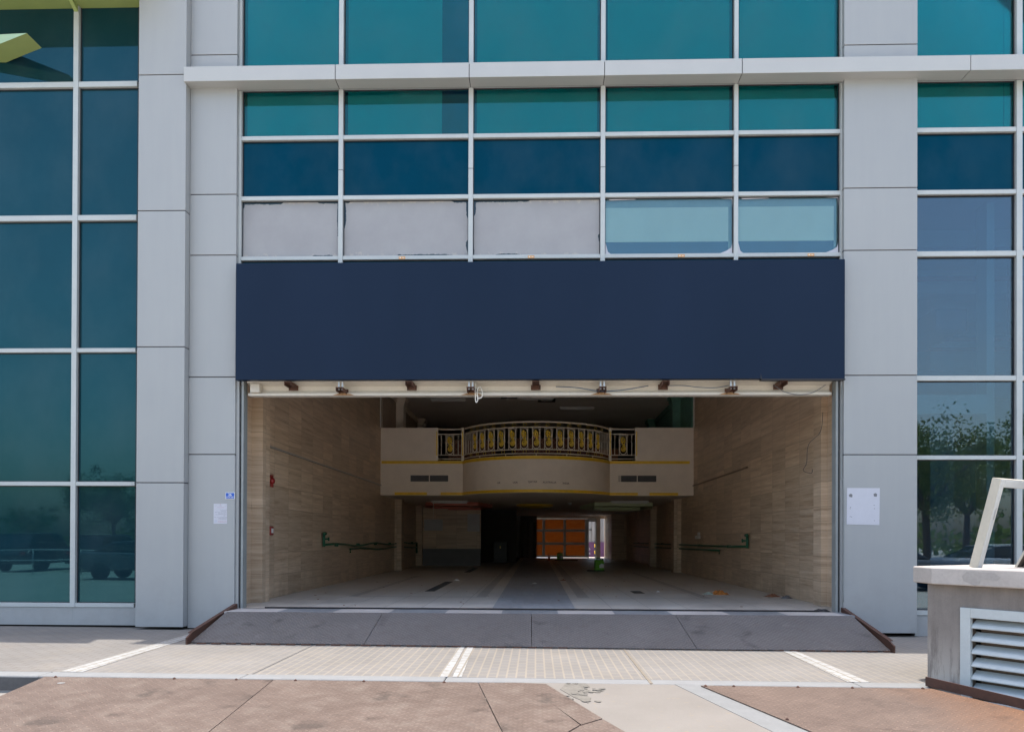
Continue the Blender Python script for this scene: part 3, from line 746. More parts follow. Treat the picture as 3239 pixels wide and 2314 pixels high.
# ------------------------------------------------------------------ signboard and its brackets
S = thing('signboard', 'long blank navy blue fascia board above the open shop front', 'sign', (0, -.08, 3.83))
MB().box(-4.592, 4.592, -.14, -.03, 3.835, 5.615).build('sign_panel', M['sign'], S, bevel=.006)
MB().box(3.36, 4.60, -.138, -.034, 3.815, 3.834).prism([(3.345, -.141, 3.836), (3.365, -.141, 3.836), (3.35, -.141, 3.92)], (0, -.002, 0)).build('sign_edge', M['gap'], S)
MB().box(-4.58, 4.58, -.025, .075, 5.50, 5.60).build('sign_rail', M['steel'], S)
for i, xx in enumerate((-3.80, -3.0, -1.94, -1.0, -.01, 1.0, 1.95, 2.96, 3.71)):
    low = i % 2
    z = 3.70 if low else 3.79
    y0, y1 = (-.12, .16) if low else (-.10, .20)
    b_ = MB()
    b_.box(xx-.055, xx+.055, y0, y1, z+.022, z+.03); b_.box(xx-.055, xx-.047, y0, y1, z-.03, z+.022); b_.box(xx+.047, xx+.055, y0, y1, z-.03, z+.022)
    b_.box(xx-.075, xx+.075, y1-.012, y1, z-.055, z+.045)
    br = b_.build('bracket', M['rust'], S)
    if low:
        MB().prism([(xx-.17, .1385, 3.648), (xx+.17, .1385, 3.648), (xx+.12, .1385, 3.668), (xx+.02, .1385, 3.683), (xx-.06, .1385, 3.683), (xx-.12, .1385, 3.665)], (0, .001, 0)).build('rust_stain', M['ruststain'], br)
        MB().box(xx-.04, xx-.015, -.035, -.02, 3.70, 3.84).box(xx+.015, xx+.04, -.035, -.02, 3.70, 3.84).build('hanger_strap', M['steel'], br)
# cables on the housing
def wire(name, label, pts, r, m, n=6):
    c = MB(); P = [Vector(p) for p in pts]; out = []
    for i in range(len(P)-1):
        p0, p1, p2, p3 = P[max(i-1, 0)], P[i], P[i+1], P[min(i+2, len(P)-1)]
        for k_ in range(6):
            t = k_/6; out.append(.5*((2*p1)+(-p0+p2)*t+(2*p0-5*p1+4*p2-p3)*t*t+(-p0+3*p1-3*p2+p3)*t**3))
    out.append(P[-1]); c.tube(out, r, n)
    return tag(c.build(name, m, None, True), label, 'cable')
wire('cable', 'cream cable hanging in a loop from the shutter housing', [(-.93, .07, 3.84), (-.94, .06, 3.7), (-.93, .05, 3.53), (-.90, .05, 3.56), (-.91, .05, 3.70), (-.87, .05, 3.76), (-.83, .05, 3.68), (-.84, .05, 3.60), (-.89, .05, 3.585), (-.92, .06, 3.64)], .008, M['wirewhite'])
wire('cable', 'grey wire sagging between the middle and next bracket on the housing', [(.3, .15, 3.78), (.62, .11, 3.755), (.9, .11, 3.71), (1.1, .11, 3.70), (1.4, .12, 3.73), (1.72, .15, 3.79)], .007, M['bluegrey'])
wire('cable', 'thin grey wire stretched almost flat along the housing', [(2.0, .15, 3.79), (2.25, .12, 3.785), (2.5, .11, 3.755), (2.75, .11, 3.75), (2.95, .13, 3.79)], .006, M['bluegrey'])
wire('cable', 'greenish wire hanging in a deep curve at the right end of the housing', [(3.62, .12, 3.79), (3.78, .09, 3.68), (3.98, .08, 3.635), (4.2, .09, 3.67), (4.4, .12, 3.79)], .006, M['greysheet'])
wire('cable', 'thin dark wire dangling down the right tiled wall', [(4.42, .28, 3.4), (4.38, .27, 3.1), (4.2, .27, 2.9), (4.17, .27, 2.62), (4.12, .27, 2.5), (4.24, .27, 2.46), (4.26, .27, 2.52)], .004, M['gap'])
wire('cable', 'white conduit running down beside the right door jamb', [(4.612, .02, 3.75), (4.612, .02, 2.9), (4.605, .015, 2.4), (4.625, -.01, 2.25), (4.63, -.012, 1.4), (4.625, -.01, .5)], .006, M['guide'])

# ------------------------------------------------------------------ papers and plates on the pillars
N = thing('house_number_plate', 'small blue number plate reading 36 on the left pillar', 'number plate', (-4.715, -.004, 2.08))
MB().box(-4.787, -4.643, -.008, -.001, 2.028, 2.128).build('plate_rim', M['white'], N)
MB().box(-4.781, -4.649, -.010, -.0081, 2.034, 2.122).build('plate_face', M['plateblue'], N)
text('36', .058, (-4.716, -.0115, 2.092), M['white'], N, 'numerals', depth=.0008)
sq = MB()
for i in range(26):
    xx = -4.775+.005*i; zz = 2.052+rnd.uniform(-.004, .004); sq.box(xx, xx+rnd.uniform(.002, .005), -.0113, -.0101, zz-rnd.uniform(.002, .006), zz+.003)
sq.box(-4.777, -4.653, -.0112, -.0101, 2.0655, 2.068)
sq.build('small_writing', M['white'], N)
N = thing('paper_notice', 'white paper notice with handwriting pasted below the blue number plate', 'notice', (-4.867, -.003, 1.8))
MB().prism([(-4.972, -.002, 1.955), (-4.765, -.002, 1.955), (-4.763, -.002, 1.647), (-4.973, -.002, 1.647)], (0, .0015, 0)).build('sheet', M['paper'], N)
def scrib(x0, x1, z, m, hgt, nm, dens=.006):
    s_ = MB(); xx = x0
    while xx < x1:
        L_ = rnd.uniform(.004, .014); zz = z+rnd.uniform(-.3, .3)*hgt
        s_.obox((xx, -.0036, zz), (L_, 0, rnd.uniform(-.4, .4)*hgt), (0, 0, rnd.uniform(.0015, .0035)), (0, .0012, 0))
        if rnd.random() < .35: s_.box(xx, xx+.002, -.0036, -.0024, zz, zz+hgt*.6)
        xx += L_+rnd.uniform(.0, .004)
    s_.build(nm, m, N)
text('\u265b', .001, (-4.87, -.0036, 1.94), M['ink'], N, 'heading_mark') if False else MB().lathe([(.006, -.0036), (.006, -.0024)], (-4.866, 0, 1.942), 8, 'Y').build('heading_mark', M['inkred'], N)
scrib(-4.962, -4.925, 1.923, M['ink'], .006, 'writing'); scrib(-4.886, -4.845, 1.922, M['ink'], .006, 'writing'); scrib(-4.80, -4.772, 1.923, M['ink'], .006, 'writing')
scrib(-4.918, -4.815, 1.896, M['inkred'], .010, 'writing')
for z_, a_, c_ in ((1.858, -4.868, -4.77), (1.838, -4.86, -4.78), (1.822, -4.95, -4.78), (1.803, -4.90, -4.775), (1.786, -4.95, -4.775), (1.768, -4.82, -4.79), (1.745, -4.965, -4.775), (1.733, -4.9, -4.775), (1.716, -4.9, -4.78)):
    scrib(a_, c_, z_, M['ink'], .008, 'writing')
scrib(-4.905, -4.775, 1.688, M['inkred'], .009, 'writing'); scrib(-4.905, -4.775, 1.672, M['inkred'], .009, 'writing')
scrib(-4.955, -4.93, 1.69, M['inkblue'], .02, 'writing'); scrib(-4.958, -4.925, 1.67, M['inkblue'], .012, 'writing')
P = thing('blank_paper', 'blank white sheet taped to the wide right pillar', 'paper', (4.92, -.003, 1.94))
MB().prism([(4.680, -.001, 2.215), (5.166, -.001, 2.213), (5.160, -.001, 1.657), (4.674, -.001, 1.667)], (0, -.0025, 0)).build('sheet', M['paper'], P)
for xx, zz in ((4.735, 2.10), (5.10, 2.11)):
    MB().prism([(xx-.022, -.0037, zz-.02), (xx+.02, -.0037, zz-.026), (xx+.026, -.0037, zz+.012), (xx+.004, -.0037, zz+.03), (xx-.028, -.0037, zz+.015)], (0, -.001, 0)).build('tape_patch', M['greysheet'], P)
mk = MB()
for xx, zz in ((4.72, 1.90), (4.725, 1.92), (4.72, 1.78), (4.74, 1.775), (5.08, 1.90), (5.075, 1.95), (5.08, 1.72)): mk.box(xx, xx+.012, -.0042, -.0036, zz, zz+.01)
mk.build('scuff', M['greysheet'], P)
for xx, q in ((-2.084, 'torn pale orange sticker on the first transom from the left pillar'), (-.089, 'small orange sticker on the transom over the middle of the signboard'), (2.208, 'small orange sticker on the transom below the first board backed pane'), (4.168, 'small orange sticker on the transom next to the right pillar')):
    st = thing('sticker', q, 'sticker', (xx, GY-.014, 5.757), 'orange stickers on the transom above the signboard')
    MB().box(xx-.05, xx+.05, GY-.0145, GY-.0122, 5.745, 5.783).build('sticker_face', M['orange'], st)
    MB().box(xx-.038, xx-.012, GY-.0155, GY-.0146, 5.755, 5.774).box(xx+.004, xx+.036, GY-.0155, GY-.0146, 5.758, 5.77).build('sticker_mark', M['wirewhite'], st)

# ------------------------------------------------------------------ balcony railing
RL = thing('balcony_railing', 'ivory metal balcony railing with gold scrollwork, bowed out in the middle', 'railing', (0, YC, BZ1))
def arcpt(a, z, r=RC-.05): return (r*math.sin(a), YC-r*math.cos(a), z)
A = [-PHI+2*PHI*i/40 for i in range(41)]
def rails(ptsf, n):
    for z, r, nm in ((4.79, .024, 'handrail'), (4.64, .015, 'upper_rail'), (4.0, .015, 'lower_rail'), (3.885, .013, 'bottom_rail')):
        MB().tube([ptsf(i/n, z) for i in range(n+1)], r, 8).build(nm, M['railwhite'], RL, True)
rails(lambda t, z: arcpt(-PHI+2*PHI*t, z), 40)
for s in (-1, 1): rails(lambda t, z: (s*(2.27+.78*t), YB+.06, z), 1)
for xx in (-3.06, -2.26, 2.26, 3.06):
    p_ = MB().box(xx-.04, xx+.04, YB+.02, YB+.10, BZ1+.002, 4.84).build('post', M['railwhite'], RL, bevel=.006)
    MB().box(xx-.017, xx+.017, YB+.012, YB+.0195, 3.98, 4.72).build('gold_inset', M['goldleaf'], p_)
def baluster(p): MB().tube([(p[0], p[1], 4.0), (p[0], p[1], 4.64)], .010, 6).build('baluster', M['railwhite'], RL)
def scroll(cx, cy, a):
    ux, uy = math.cos(a), math.sin(a)
    def P3(u, z): return (cx+ux*u, cy+uy*u, z)
    hw, z0, z1 = .098, 4.025, 4.615
    ring = []
    for i in range(12): t = math.pi*i/11; ring.append(P3(hw*math.cos(t), z1-hw+hw*math.sin(t)))
    for i in range(12): t = math.pi+math.pi*i/11; ring.append(P3(hw*math.cos(t), z0+hw+hw*math.sin(t)))
    # pinch the sides like the wrought pattern
    m = MB().tube(ring, .009, 6, True)
    for sg in (-1, 1): m.tube([P3(sg*hw, 4.38), P3(sg*.03, 4.34), P3(sg*hw, 4.27)], .008, 5)
    f = m.build('scroll_frame', M['railwhite'], RL, True)
    g = MB()
    for zc, sg in ((4.46, 1), (4.19, -1)):
        sp = []
        for i in range(20):
            t = i/19; r_ = .080*(1-t*.78); an = sg*(t*3.4*math.pi)+math.pi/2
            sp.append(P3(r_*math.cos(an), zc+r_*1.15*math.sin(an)))
        g.tube(sp, .019, 5)
    g.tube([P3(-.07, 4.42), P3(-.02, 4.35), P3(.03, 4.30), P3(.07, 4.22)], .018, 5)
    g.tube([P3(.06, 4.40), P3(.03, 4.33), P3(-.04, 4.28)], .016, 5)
    g.lathe([(.001, -.01), (.022, 0), (.001, .01)], P3(0, 4.19), 8, 'Y')
    g.build('scroll_ornament', M['goldleaf'], f, True)
DA = R(8.5)
for i in range(-6, 7):
    p = arcpt(i*DA, 0); scroll(p[0], p[1], i*DA)
    for d in (-1, 1): baluster(arcpt(i*DA+d*R(2.65), 0))
for s in (-1, 1):
    for q in (56.5, 60, 63.5, 66.5): baluster(arcpt(s*R(q), 0))
    scroll(s*2.66, YB+.06, 0)
    for xx in (2.40, 2.54, 2.78, 2.92): baluster((s*xx, YB+.06, 0))
foot = MB()
for q in (-45, -22, 0, 22, 45): foot.tube([arcpt(R(q), BZ1), arcpt(R(q), 3.885)], .012, 6)
foot.build('rail_foot', M['railwhite'], RL)
for q in range(-7, 8):
    for z in (4.715, 3.94):
        a = q*R(8.0); c_ = arcpt(a, z)
        MB().tube([(c_[0]+.05*math.cos(t)*math.cos(a), c_[1]+.05*math.cos(t)*math.sin(a), z+.05*math.sin(t)) for t in [2*math.pi*i/14 for i in range(14)]], .005, 4, True).build('rail_ring', M['goldleaf'], RL)
so_ = thing('banquette', 'maroon quilted bench back standing behind the balcony railing', 'bench', (-.3, 14.2, BZ1))
MB().box(-2.9, -1.35, 14.1, 14.3, BZ1+.42, 4.72).box(-.75, 1.75, 14.1, 14.3, BZ1+.42, 4.78).build('bench_back', M['quilt'], so_, bevel=.03)
MB().box(-2.9, -1.35, 13.7, 14.3, BZ1+.002, 4.24).box(-.75, 1.75, 13.7, 14.3, BZ1+.002, 4.24).build('bench_seat', M['quilt'], so_, bevel=.03)
MB().prism([(-.16, 14.12, 4.785), (.16, 14.12, 4.785), (0, 14.12, 4.92)], (0, .1, 0)).build('crest', M['maroon'], so_)
tb = thing('wooden_counter', 'brown wooden counter standing behind the right end of the railing', 'counter', (2.1, 14.6, BZ1))
MB().box(1.85, 2.75, 14.4, 14.9, BZ1+.002, 4.45).build('counter_body', M['brownrag'], tb, bevel=.01)
MB().box(1.80, 2.80, 14.35, 14.95, 4.452, 4.49).build('counter_top', M['wood'], tb, bevel=.006)

# ------------------------------------------------------------------ lights and ornaments under the ceilings
def tubelight(x0, x1, y, z, label, d=.07):
    t = thing('ceiling_light', label, 'light fitting', ((x0+x1)/2, y, z), 'white batten lights')
    MB().box(x0, x1, y-d, y+d, z-.05, z-.001).build('batten', M['white'], t, bevel=.01)
    MB().tube([(x0+.06, y, z-.07), (x1-.06, y, z-.07)], .018, 8).build('light_tube', M['white'], t, True)
    MB().box(x0+.04, x0+.06, y-.02, y+.02, z-.09, z-.05).box(x1-.06, x1-.04, y-.02, y+.02, z-.09, z-.05).build('lamp_holder', M['white'], t)
tubelight(-3.6, -2.4, 14.7, 6.2, 'unlit batten light on the upper ceiling near the left column')
tubelight(-.65, .6, 14.4, 6.2, 'unlit batten light at the middle of the upper ceiling')
tubelight(.85, 2.1, 16.4, 6.2, 'unlit batten light on the upper ceiling, set deeper on the right half')
tubelight(-3.7, -2.4, 15.6, BZ0, 'unlit batten light under the balcony beside the red ceiling tray', .06)
tubelight(2.6, 3.9, 15.3, BZ0, 'unlit batten light under the balcony beside the green ceiling tray', .06)
def tray(label, x0, x1, y0, y1, m):
    t = thing('ceiling_tray', label, 'ceiling panel', ((x0+x1)/2, (y0+y1)/2, BZ0))
    MB().prism([(x0, y0, BZ0-.13), (x1, y0, BZ0-.13), (x1+.4, (y0+y1)/2, BZ0-.13), (x1-.1, y1, BZ0-.13), (x0+.3, y1, BZ0-.13), (x0-.35, (y0+y1)/2, BZ0-.13)], (0, 0, .129)).build('tray_board', m, t, bevel=.01)
    MB().box(x0+.1, x1-.3, y0+1.2, y0+1.5, BZ0-.19, BZ0-.131).box(x0+.5, x1-.1, y0+2.6, y0+2.9, BZ0-.19, BZ0-.131).build('tray_strip', m, t)
tray('red painted hanging ceiling tray under the balcony on the left', -4.0, -2.1, 16.4, 20.6, M['maroon'])
tray('pale green hanging ceiling tray under the balcony on the right', 2.1, 4.2, 16.4, 21.6, M['palegreenboard'])
t = thing('ceiling_rose', 'round gold ceiling rose under the middle of the balcony', 'ceiling ornament', (-.05, 18.4, BZ0))
MB().lathe([(.72, -.001), (.70, -.06), (.62, -.09), (.56, -.06), (.48, -.11), (.40, -.08), (.3, -.13), (.05, -.14)], (-.05, 18.4, BZ0), 40).build('rose_body', M['goldleaf'], t, True)
for xx, yy, zz, q in ((1.25, 16.8, BZ0, 'small white smoke detector near the gold ceiling rose'), (-.98, 14.6, 6.2, 'white dome smoke detector on the upper ceiling')):
    t = thing('smoke_detector', q, 'smoke detector', (xx, yy, zz))
    MB().lathe([(.06, -.001), (.06, -.03), (.045, -.055), (.01, -.07)], (xx, yy, zz), 16).build('detector_body', M['white'], t, True)
    MB().lathe([(.07, -.0005), (.07, -.012)], (xx, yy, zz), 16).build('detector_base', M['white'], t, True)
for xx, yy, q in ((-.9, 14.2, 'black ceiling hatch frame just under the hanging cable loop'), (.35, 14.9, 'open black ceiling hatch right of the middle of the upper ceiling')):
    t = thing('ceiling_hatch', q, 'hatch', (xx, yy, 6.2))
    MB().box(xx-.3, xx+.3, yy-.3, yy-.2, 6.17, 6.199).box(xx-.3, xx+.3, yy+.2, yy+.3, 6.17, 6.199).box(xx-.3, xx-.2, yy-.2, yy+.2, 6.17, 6.199).box(xx+.2, xx+.3, yy-.2, yy+.2, 6.17, 6.199).build('hatch_frame', M['black'], t)
    MB().box(xx-.1, xx+.2, yy-.2, yy+.2, 6.185, 6.199).build('hatch_panel', M['roomgrey'], t)
wire('cable', 'white cord dangling from the balcony underside near the left column', [(-3.5, 14.6, 2.76), (-3.49, 14.6, 2.45), (-3.5, 14.6, 2.1)], .008, M['wirewhite'])

# ------------------------------------------------------------------ pipes, bells, sockets on the tiled walls
def pipes(s, label, y0, y1, yA, wob, z_lo0):
    w_ = s*4.735
    t = thing('water_pipe', label, 'pipe', (w_, y0, 1.3))
    main = [(w_, y0, 1.28)] + [(w_, y0+(y1-y0)*i/14, 1.265+(.035*math.sin(i*1.35) if wob else -.004*i/4)) for i in range(1, 15)]
    MB().tube(main, .026, 8).build('upper_pipe', M['greenpipe'], t, True)
    MB().tube([(w_, y0, 1.24), (w_, y0, 1.53)], .032, 8).tube([(w_-s*.02, y0-.07, 1.53), (w_-s*.02, y0+.07, 1.53)], .036, 8).build('riser', M['greenpipe'], t, True)
    MB().tube([(w_, y0, 1.41), (w_-s*.10, y0, 1.41)], .02, 8).lathe([(.045, -.01), (.045, .01)], (w_-s*.11, y0, 1.41), 10, 'X').build('valve', M['greenpipe'], t, True)
    low = [(w_, yA, 1.06), (w_, yA, 1.15)] + [(w_, yA+(y1-yA)*i/10, 1.15+(.03*math.sin(i*1.1+1) if wob else -.006*i)-.05*(i/10 if wob else 0)) for i in range(1, 11)]
    MB().tube(low, .026, 8).build('lower_pipe', M['greenpipe'], t, True)
    if wob: MB().tube([(w_, y1, 1.28), (w_, y1, .85)], .04, 8).build('drop_pipe', M['greenpipe'], t, True)
    cl_ = MB()
    for i in range(6): yy = y0+(y1-y0)*(i+.5)/6; cl_.box(*sorted((s*4.70, s*4.788)), yy-.012, yy+.012, 1.235, 1.295)
    cl_.build('pipe_clip', M['greenpipe'], t)
pipes(-1, 'wavy green water pipes along the left tiled wall', 5.4, 19.0, 7.9, True, 1.15)
pipes(1, 'straight green water pipes along the right tiled wall', 5.75, 26.0, 8.43, False, 1.1)
t = thing('fire_bell', 'round red fire alarm bell high on the left tiled wall', 'alarm', (-4.79, 2.05, 2.46))
MB().lathe([(.065, .002), (.065, .04), (.045, .065), (.01, .075)], (-4.79, 2.05, 2.46), 20, 'X').build('bell_dome', M['red'], t, True)
MB().box(-4.79, -4.775, 1.94, 2.16, 2.35, 2.57).build('bell_plate', M['red'], t)
t = thing('fire_call_point', 'small red fire call point low on the left tiled wall', 'alarm', (-4.79, 2.0, 1.56))
MB().box(-4.79, -4.74, 1.92, 2.08, 1.48, 1.64).build('call_box', M['red'], t, bevel=.01)
MB().box(-4.7395, -4.735, 1.95, 2.05, 1.52, 1.60).build('call_window', M['white'], t)
t = thing('wall_sockets', 'cluster of three white socket plates on the right tiled wall', 'sockets', (4.79, 11.3, 1.52))
for yy, zz in ((11.15, 1.50), (11.55, 1.50), (11.2, 1.60)): MB().box(4.775, 4.789, yy-.17, yy+.17, zz-.045, zz+.045).build('socket_plate', M['white'], t, bevel=.004)

# ------------------------------------------------------------------ things lying about on the hall floor
def jerry(x, y, rz, label):
    t = thing('jerry_can', label, 'jerry can', (x, y, FZ))
    c, s_ = math.cos(rz), math.sin(rz)
    def W(u, v, z): return (x+c*u-s_*v, y+s_*u+c*v, FZ+z)
    b_ = MB(); prof = [(-.15, 0), (.15, 0), (.15, .33), (.11, .375), (-.15, .375)]
    b_.prism([W(u, -.12, z) for u, z in prof], Vector(W(0, .24, 0))-Vector(W(0, 0, 0)))
    b_.build('can_body', M['jug'], t, bevel=.025, seg=3)
    MB().tube([W(-.09, 0, .37), W(-.09, 0, .43), W(.03, 0, .43), W(.05, 0, .37)], .018, 8).build('handle', M['jug'], t, True)
    MB().lathe([(.03, 0), (.03, .05)], W(.115, 0, .36), 12).build('cap', M['black'], t, True)
    MB().prism([W(-.02, -.1215, .1), W(.14, -.1215, .1), W(.14, -.1215, .22), W(.06, -.1215, .25), W(-.02, -.1215, .2)], Vector(W(0, -.003, 0))-Vector(W(0, 0, 0))).build('label', M['white'], t)
    return t
jerry(2.19, 15.2, .15, 'bright green jerry can standing in the open floor nearer the balcony')
MB_ = tag(MB().box(1.75, 2.35, 14.75, 15.05, FZ+.002, FZ+.03).build('black_tray', M['black'], bevel=.006), 'flat black tray on the floor by the nearer green can', 'tray')
jerry(1.23, 28., -.1, 'dark green jerry can far back in front of the orange sheeting')
tag(MB().box(.95, 2.1, 27.3, 27.55, FZ+.002, FZ+.05).build('wood_plank', M['wood'], bevel=.006), 'dark plank on the floor before the far green can', 'plank')
t = thing('bottle', 'dark red bottle standing on the floor before the orange sheeting', 'bottle', (.68, 28.2, FZ))
MB().lathe([(.06, .001), (.06, .2), (.025, .27), (.022, .34)], (.68, 28.2, FZ), 14).build('bottle_body', M['maroon'], t, True)
MB().lathe([(.026, .341), (.026, .365)], (.68, 28.2, FZ), 12).build('bottle_cap', M['black'], t, True)
def crumple(x, y, sx, sy, h, m, nm, label, cat, seed):
    r_ = random.Random(seed); b_ = MB(); n = 9; g = []
    for i in range(n):
        for j in range(n):
            u, v = i/(n-1)*2-1, j/(n-1)*2-1; e = max(0, 1-(u*u+v*v)**.5)
            g.append((x+u*sx*(1+r_.uniform(-.15, .15)), y+v*sy*(1+r_.uniform(-.15, .15)), FZ+.004+h*(e**.6)*r_.uniform(.3, 1.)))
    b_.v = [Vector(q) for q in g]
    b_.f = [[i*n+j, (i+1)*n+j, (i+1)*n+j+1, i*n+j+1] for i in range(n-1) for j in range(n-1)]
    o = b_.build(nm, m); sm = o.modifiers.new('solid', 'SOLIDIFY'); sm.thickness = .004
    return tag(o, label, cat)
crumple(3.68, 3.8, .16, .15, .13, M['rag'], 'rag', 'crumpled orange cloth on the floor near the right wall', 'rag', 2)
crumple(3.46, 3.82, .12, .12, .05, M['bag'], 'plastic_bag', 'flattened clear plastic bag beside the orange cloth', 'bag', 3)
crumple(4.55, 3.25, .14, .10, .07, M['brownrag'], 'rag', 'brown scrap heap on the floor against the right wall', 'rag', 4)
crumple(4.68, 2.85, .10, .08, .07, M['greysheet'], 'plastic_bag', 'small grey crumpled bag beside the brown scraps', 'bag', 5)
crumple(-2.07, 8.5, .07, .04, .04, M['white'], 'paper_scrap', 'white crumpled paper scrap on the left half of the floor', 'litter', 6)
crumple(2.54, 4.4, .035, .03, .03, M['white'], 'paper_scrap', 'tiny white paper scrap on the right half of the floor', 'litter', 7)
crumple(-.03, 7.2, .05, .035, .025, M['white'], 'paper_scrap', 'pale paper scrap on the dark middle band of the floor', 'litter', 8)
crumple(.72, 8.7, .07, .05, .05, M['brownrag'], 'paper_scrap', 'brown paper scrap near the right edge of the middle band', 'litter', 9)
lit = MB()
for i in range(70):
    xx, yy = rnd.uniform(-4.2, 4.2), rnd.uniform(.5, 12)**1; s_ = rnd.uniform(.008, .03)
    lit.prism([(xx+s_*math.cos(a)*rnd.uniform(.6, 1.2), yy+s_*math.sin(a), FZ+.001) for a in (0, 1.3, 2.5, 4, 5.2)], (0, 0, .006))
tag(lit.build('floor_debris', M['brownrag']), kind='stuff')
for (xa, ya, xb, yb, q) in ((-2.22, 4.15, -2.16, 7.8, 'dark slot drain in the left half of the floor, the nearer one'), (-2.26, 13.3, -2.2, 17.0, 'dark slot drain in the left half of the floor, the farther one'), (2.05, 3.9, 2.13, 4.6, 'short dark drain slot in the right half of the floor')):
    t = thing('floor_drain', q, 'drain', ((xa+xb)/2, (ya+yb)/2, FZ))
    MB().box(xa-.07, xb+.07, ya, yb, FZ+.0005, FZ+.004).build('drain_channel', M['wood'], t)
    g = MB(); n = int((yb-ya)/.12)
    for i in range(n): yy = ya+(yb-ya)*(i+.5)/n; g.box(xa-.06, xb+.06, yy-.03, yy+.03, FZ+.0045, FZ+.008)
    g.build('drain_grate', M['black'], t)
cr = MB(); 
crumple(4.35, .16, .14, .05, .05, M['black'], 'cable_heap', 'heap of black cable at the foot of the right shutter guide', 'cable', 12)

# ------------------------------------------------------------------ rear of the hall: sheeted partition, curtain, yard
OP = thing('sheeted_partition', 'aluminium partition glazed with glowing orange plastic sheeting at the back', 'partition', (1.5, 33.5, FZ))
cols = [(.05, .38), (.53, 1.60), (1.74, 2.84)]; rows = [(.47, 1.10), (1.23, 1.86), (1.99, 2.56)]
for a, c in cols:
    for z0, z1 in rows: MB().box(a, c, 33.50, 33.505, z0, z1).build('sheet_panel', M['orangefilm'], OP)
f = MB()
f.box(.381, .529, 33.46, 33.54, FZ+.025, 2.61).box(1.601, 1.739, 33.46, 33.54, FZ+.025, 2.61).box(2.841, 2.995, 33.46, 33.54, FZ+.025, 2.61)
for a, c in cols:
    for z0, z1 in ((FZ+.025, .469), (1.101, 1.229), (1.861, 1.989), (2.561, 2.61)): f.box(a, c, 33.47, 33.53, z0, z1)
f.build('partition_frame', M['alu'], OP)
CU = []
for i in range(17): CU.append((-.95+.06*i, 33.0+.05*math.sin(i*1.1)))
c_ = MB()
n = len(CU)
for i in range(n-1):
    (xa, ya), (xb, yb) = CU[i], CU[i+1]
    c_.prism([(xa, ya, FZ+.01), (xb, yb, FZ+.01), (xb-.02*math.sin(i), yb, 2.4), (xa-.02*math.sin(i-1), ya, 2.4)], (0, .01, 0))
tag(c_.build('hanging_sheet', M['greysheet']), 'dark grey plastic sheet hung beside the orange partition', 'sheet')
t = thing('dark_cabinet', 'black cabinet standing in the dark passage behind the tiled partition', 'cabinet', (-1.6, 23.4, FZ))
MB().box(-1.9, -1.3, 23.2, 23.9, FZ+.002, 1.3).build('cabinet_body', M['black'], t, bevel=.01)
MB().box(-1.62, -1.58, 23.18, 23.199, 1.0, 1.1).build('cabinet_handle', M['goldleaf'], t)
MB().box(-1.89, -1.61, 23.185, 23.199, FZ+.05, 1.28).build('cabinet_door', M['black'], t)
# yard beyond
YD = thing('shipping_container', 'white and purple container parked in the bright yard behind the hall', 'container', (3.4, 38, FZ-.35))
wal = MB()
for i in range(16): xx = 1.6+.22*i; wal.box(xx, xx+.12, 37.95, 38.0, 1.25, 3.0)
wal.box(1.5, 5.2, 38.0, 40, 1.25, 3.0).build('container_wall', M['whitemetal'], YD)
MB().box(1.5, 5.2, 37.9, 40, -.1, 1.249).build('container_skirt', M['purple'], YD)
text('77 25', .22, (3.22, 37.88, .80), M['white'], YD, 'lettering', depth=.004)
text('79 36', .22, (3.22, 37.88, .52), M['white'], YD, 'lettering', depth=.004)
MB().box(3.02, 3.22, 37.93, 37.945, 2.0, 2.06).box(3.36, 3.56, 37.93, 37.945, 2.0, 2.06).build('container_slot', M['black'], YD)
t = thing('striped_bollard', 'yellow and black striped bollard standing in the yard behind the hall', 'bollard', (3.6, 35.6, 0))
for i in range(7): MB().lathe([(.075, 0), (.075, .2)], (3.62, 35.6, -.06+.2*i), 14).build('bollard_band', M['yellowpaint' if i % 2 else 'black'], t, True)
t = thing('white_van', 'white vehicle parked in the yard, glimpsed through the narrow rear glass', 'van', (4.9, 41, 0))
MB().prism([(4.2, 41, .2), (4.2, 41, 1.0), (4.35, 41, 1.15), (4.6, 41, 1.85), (8.2, 41, 1.9), (8.3, 41, .2)], (0, 1.9, 0)).build('van_body', M['whitemetal'], t, bevel=.08, seg=3)
MB().box(4.75, 5.6, 40.985, 41.0, 1.2, 1.7).build('van_window', M['carglass'], t)
for xx in (4.9, 7.4): MB().lathe([(.33, -.02), (.33, .2)], (xx, 41.0, .2), 18, 'Y').build('wheel', M['tyre'], t, True)
struct(MB().box(-20, 20, 33.9, 70, -.14, .0).build('rear_yard', M['slab']))

# ------------------------------------------------------------------ ramp up to the shop
RP = thing('loading_ramp', 'dark tread plate steel ramp leading up to the shop threshold', 'ramp', (0, -1.1, 0))
tx = [-4.56, -2.24, -.06, 2.02, 4.56]; bx_ = [-4.61, -2.27, -.05, 2.10, 4.60]
yt, yb = [-.505]*5, [-1.60, -1.62, -1.66, -1.68, -1.64]
for i in range(4):
    q = [(tx[i]+.004, yt[i], FZ-.006), (tx[i+1]-.004, yt[i+1], FZ-.006), (bx_[i+1]-.004, yb[i+1], .012+slope(bx_[i+1])), (bx_[i]+.004, yb[i], .012+slope(bx_[i]))]
    MB().prism(q, (0, 0, .008)).build('ramp_plate', M['plate_ramp'], RP)
for i in range(46):
    xx = -4.5+.2*i; MB().box(xx, xx+.12, -1.665+rnd.uniform(-.006, .006), -1.63, slope(xx)+.003, slope(xx)+.018).build('edge_tooth', M['rust'], RP)
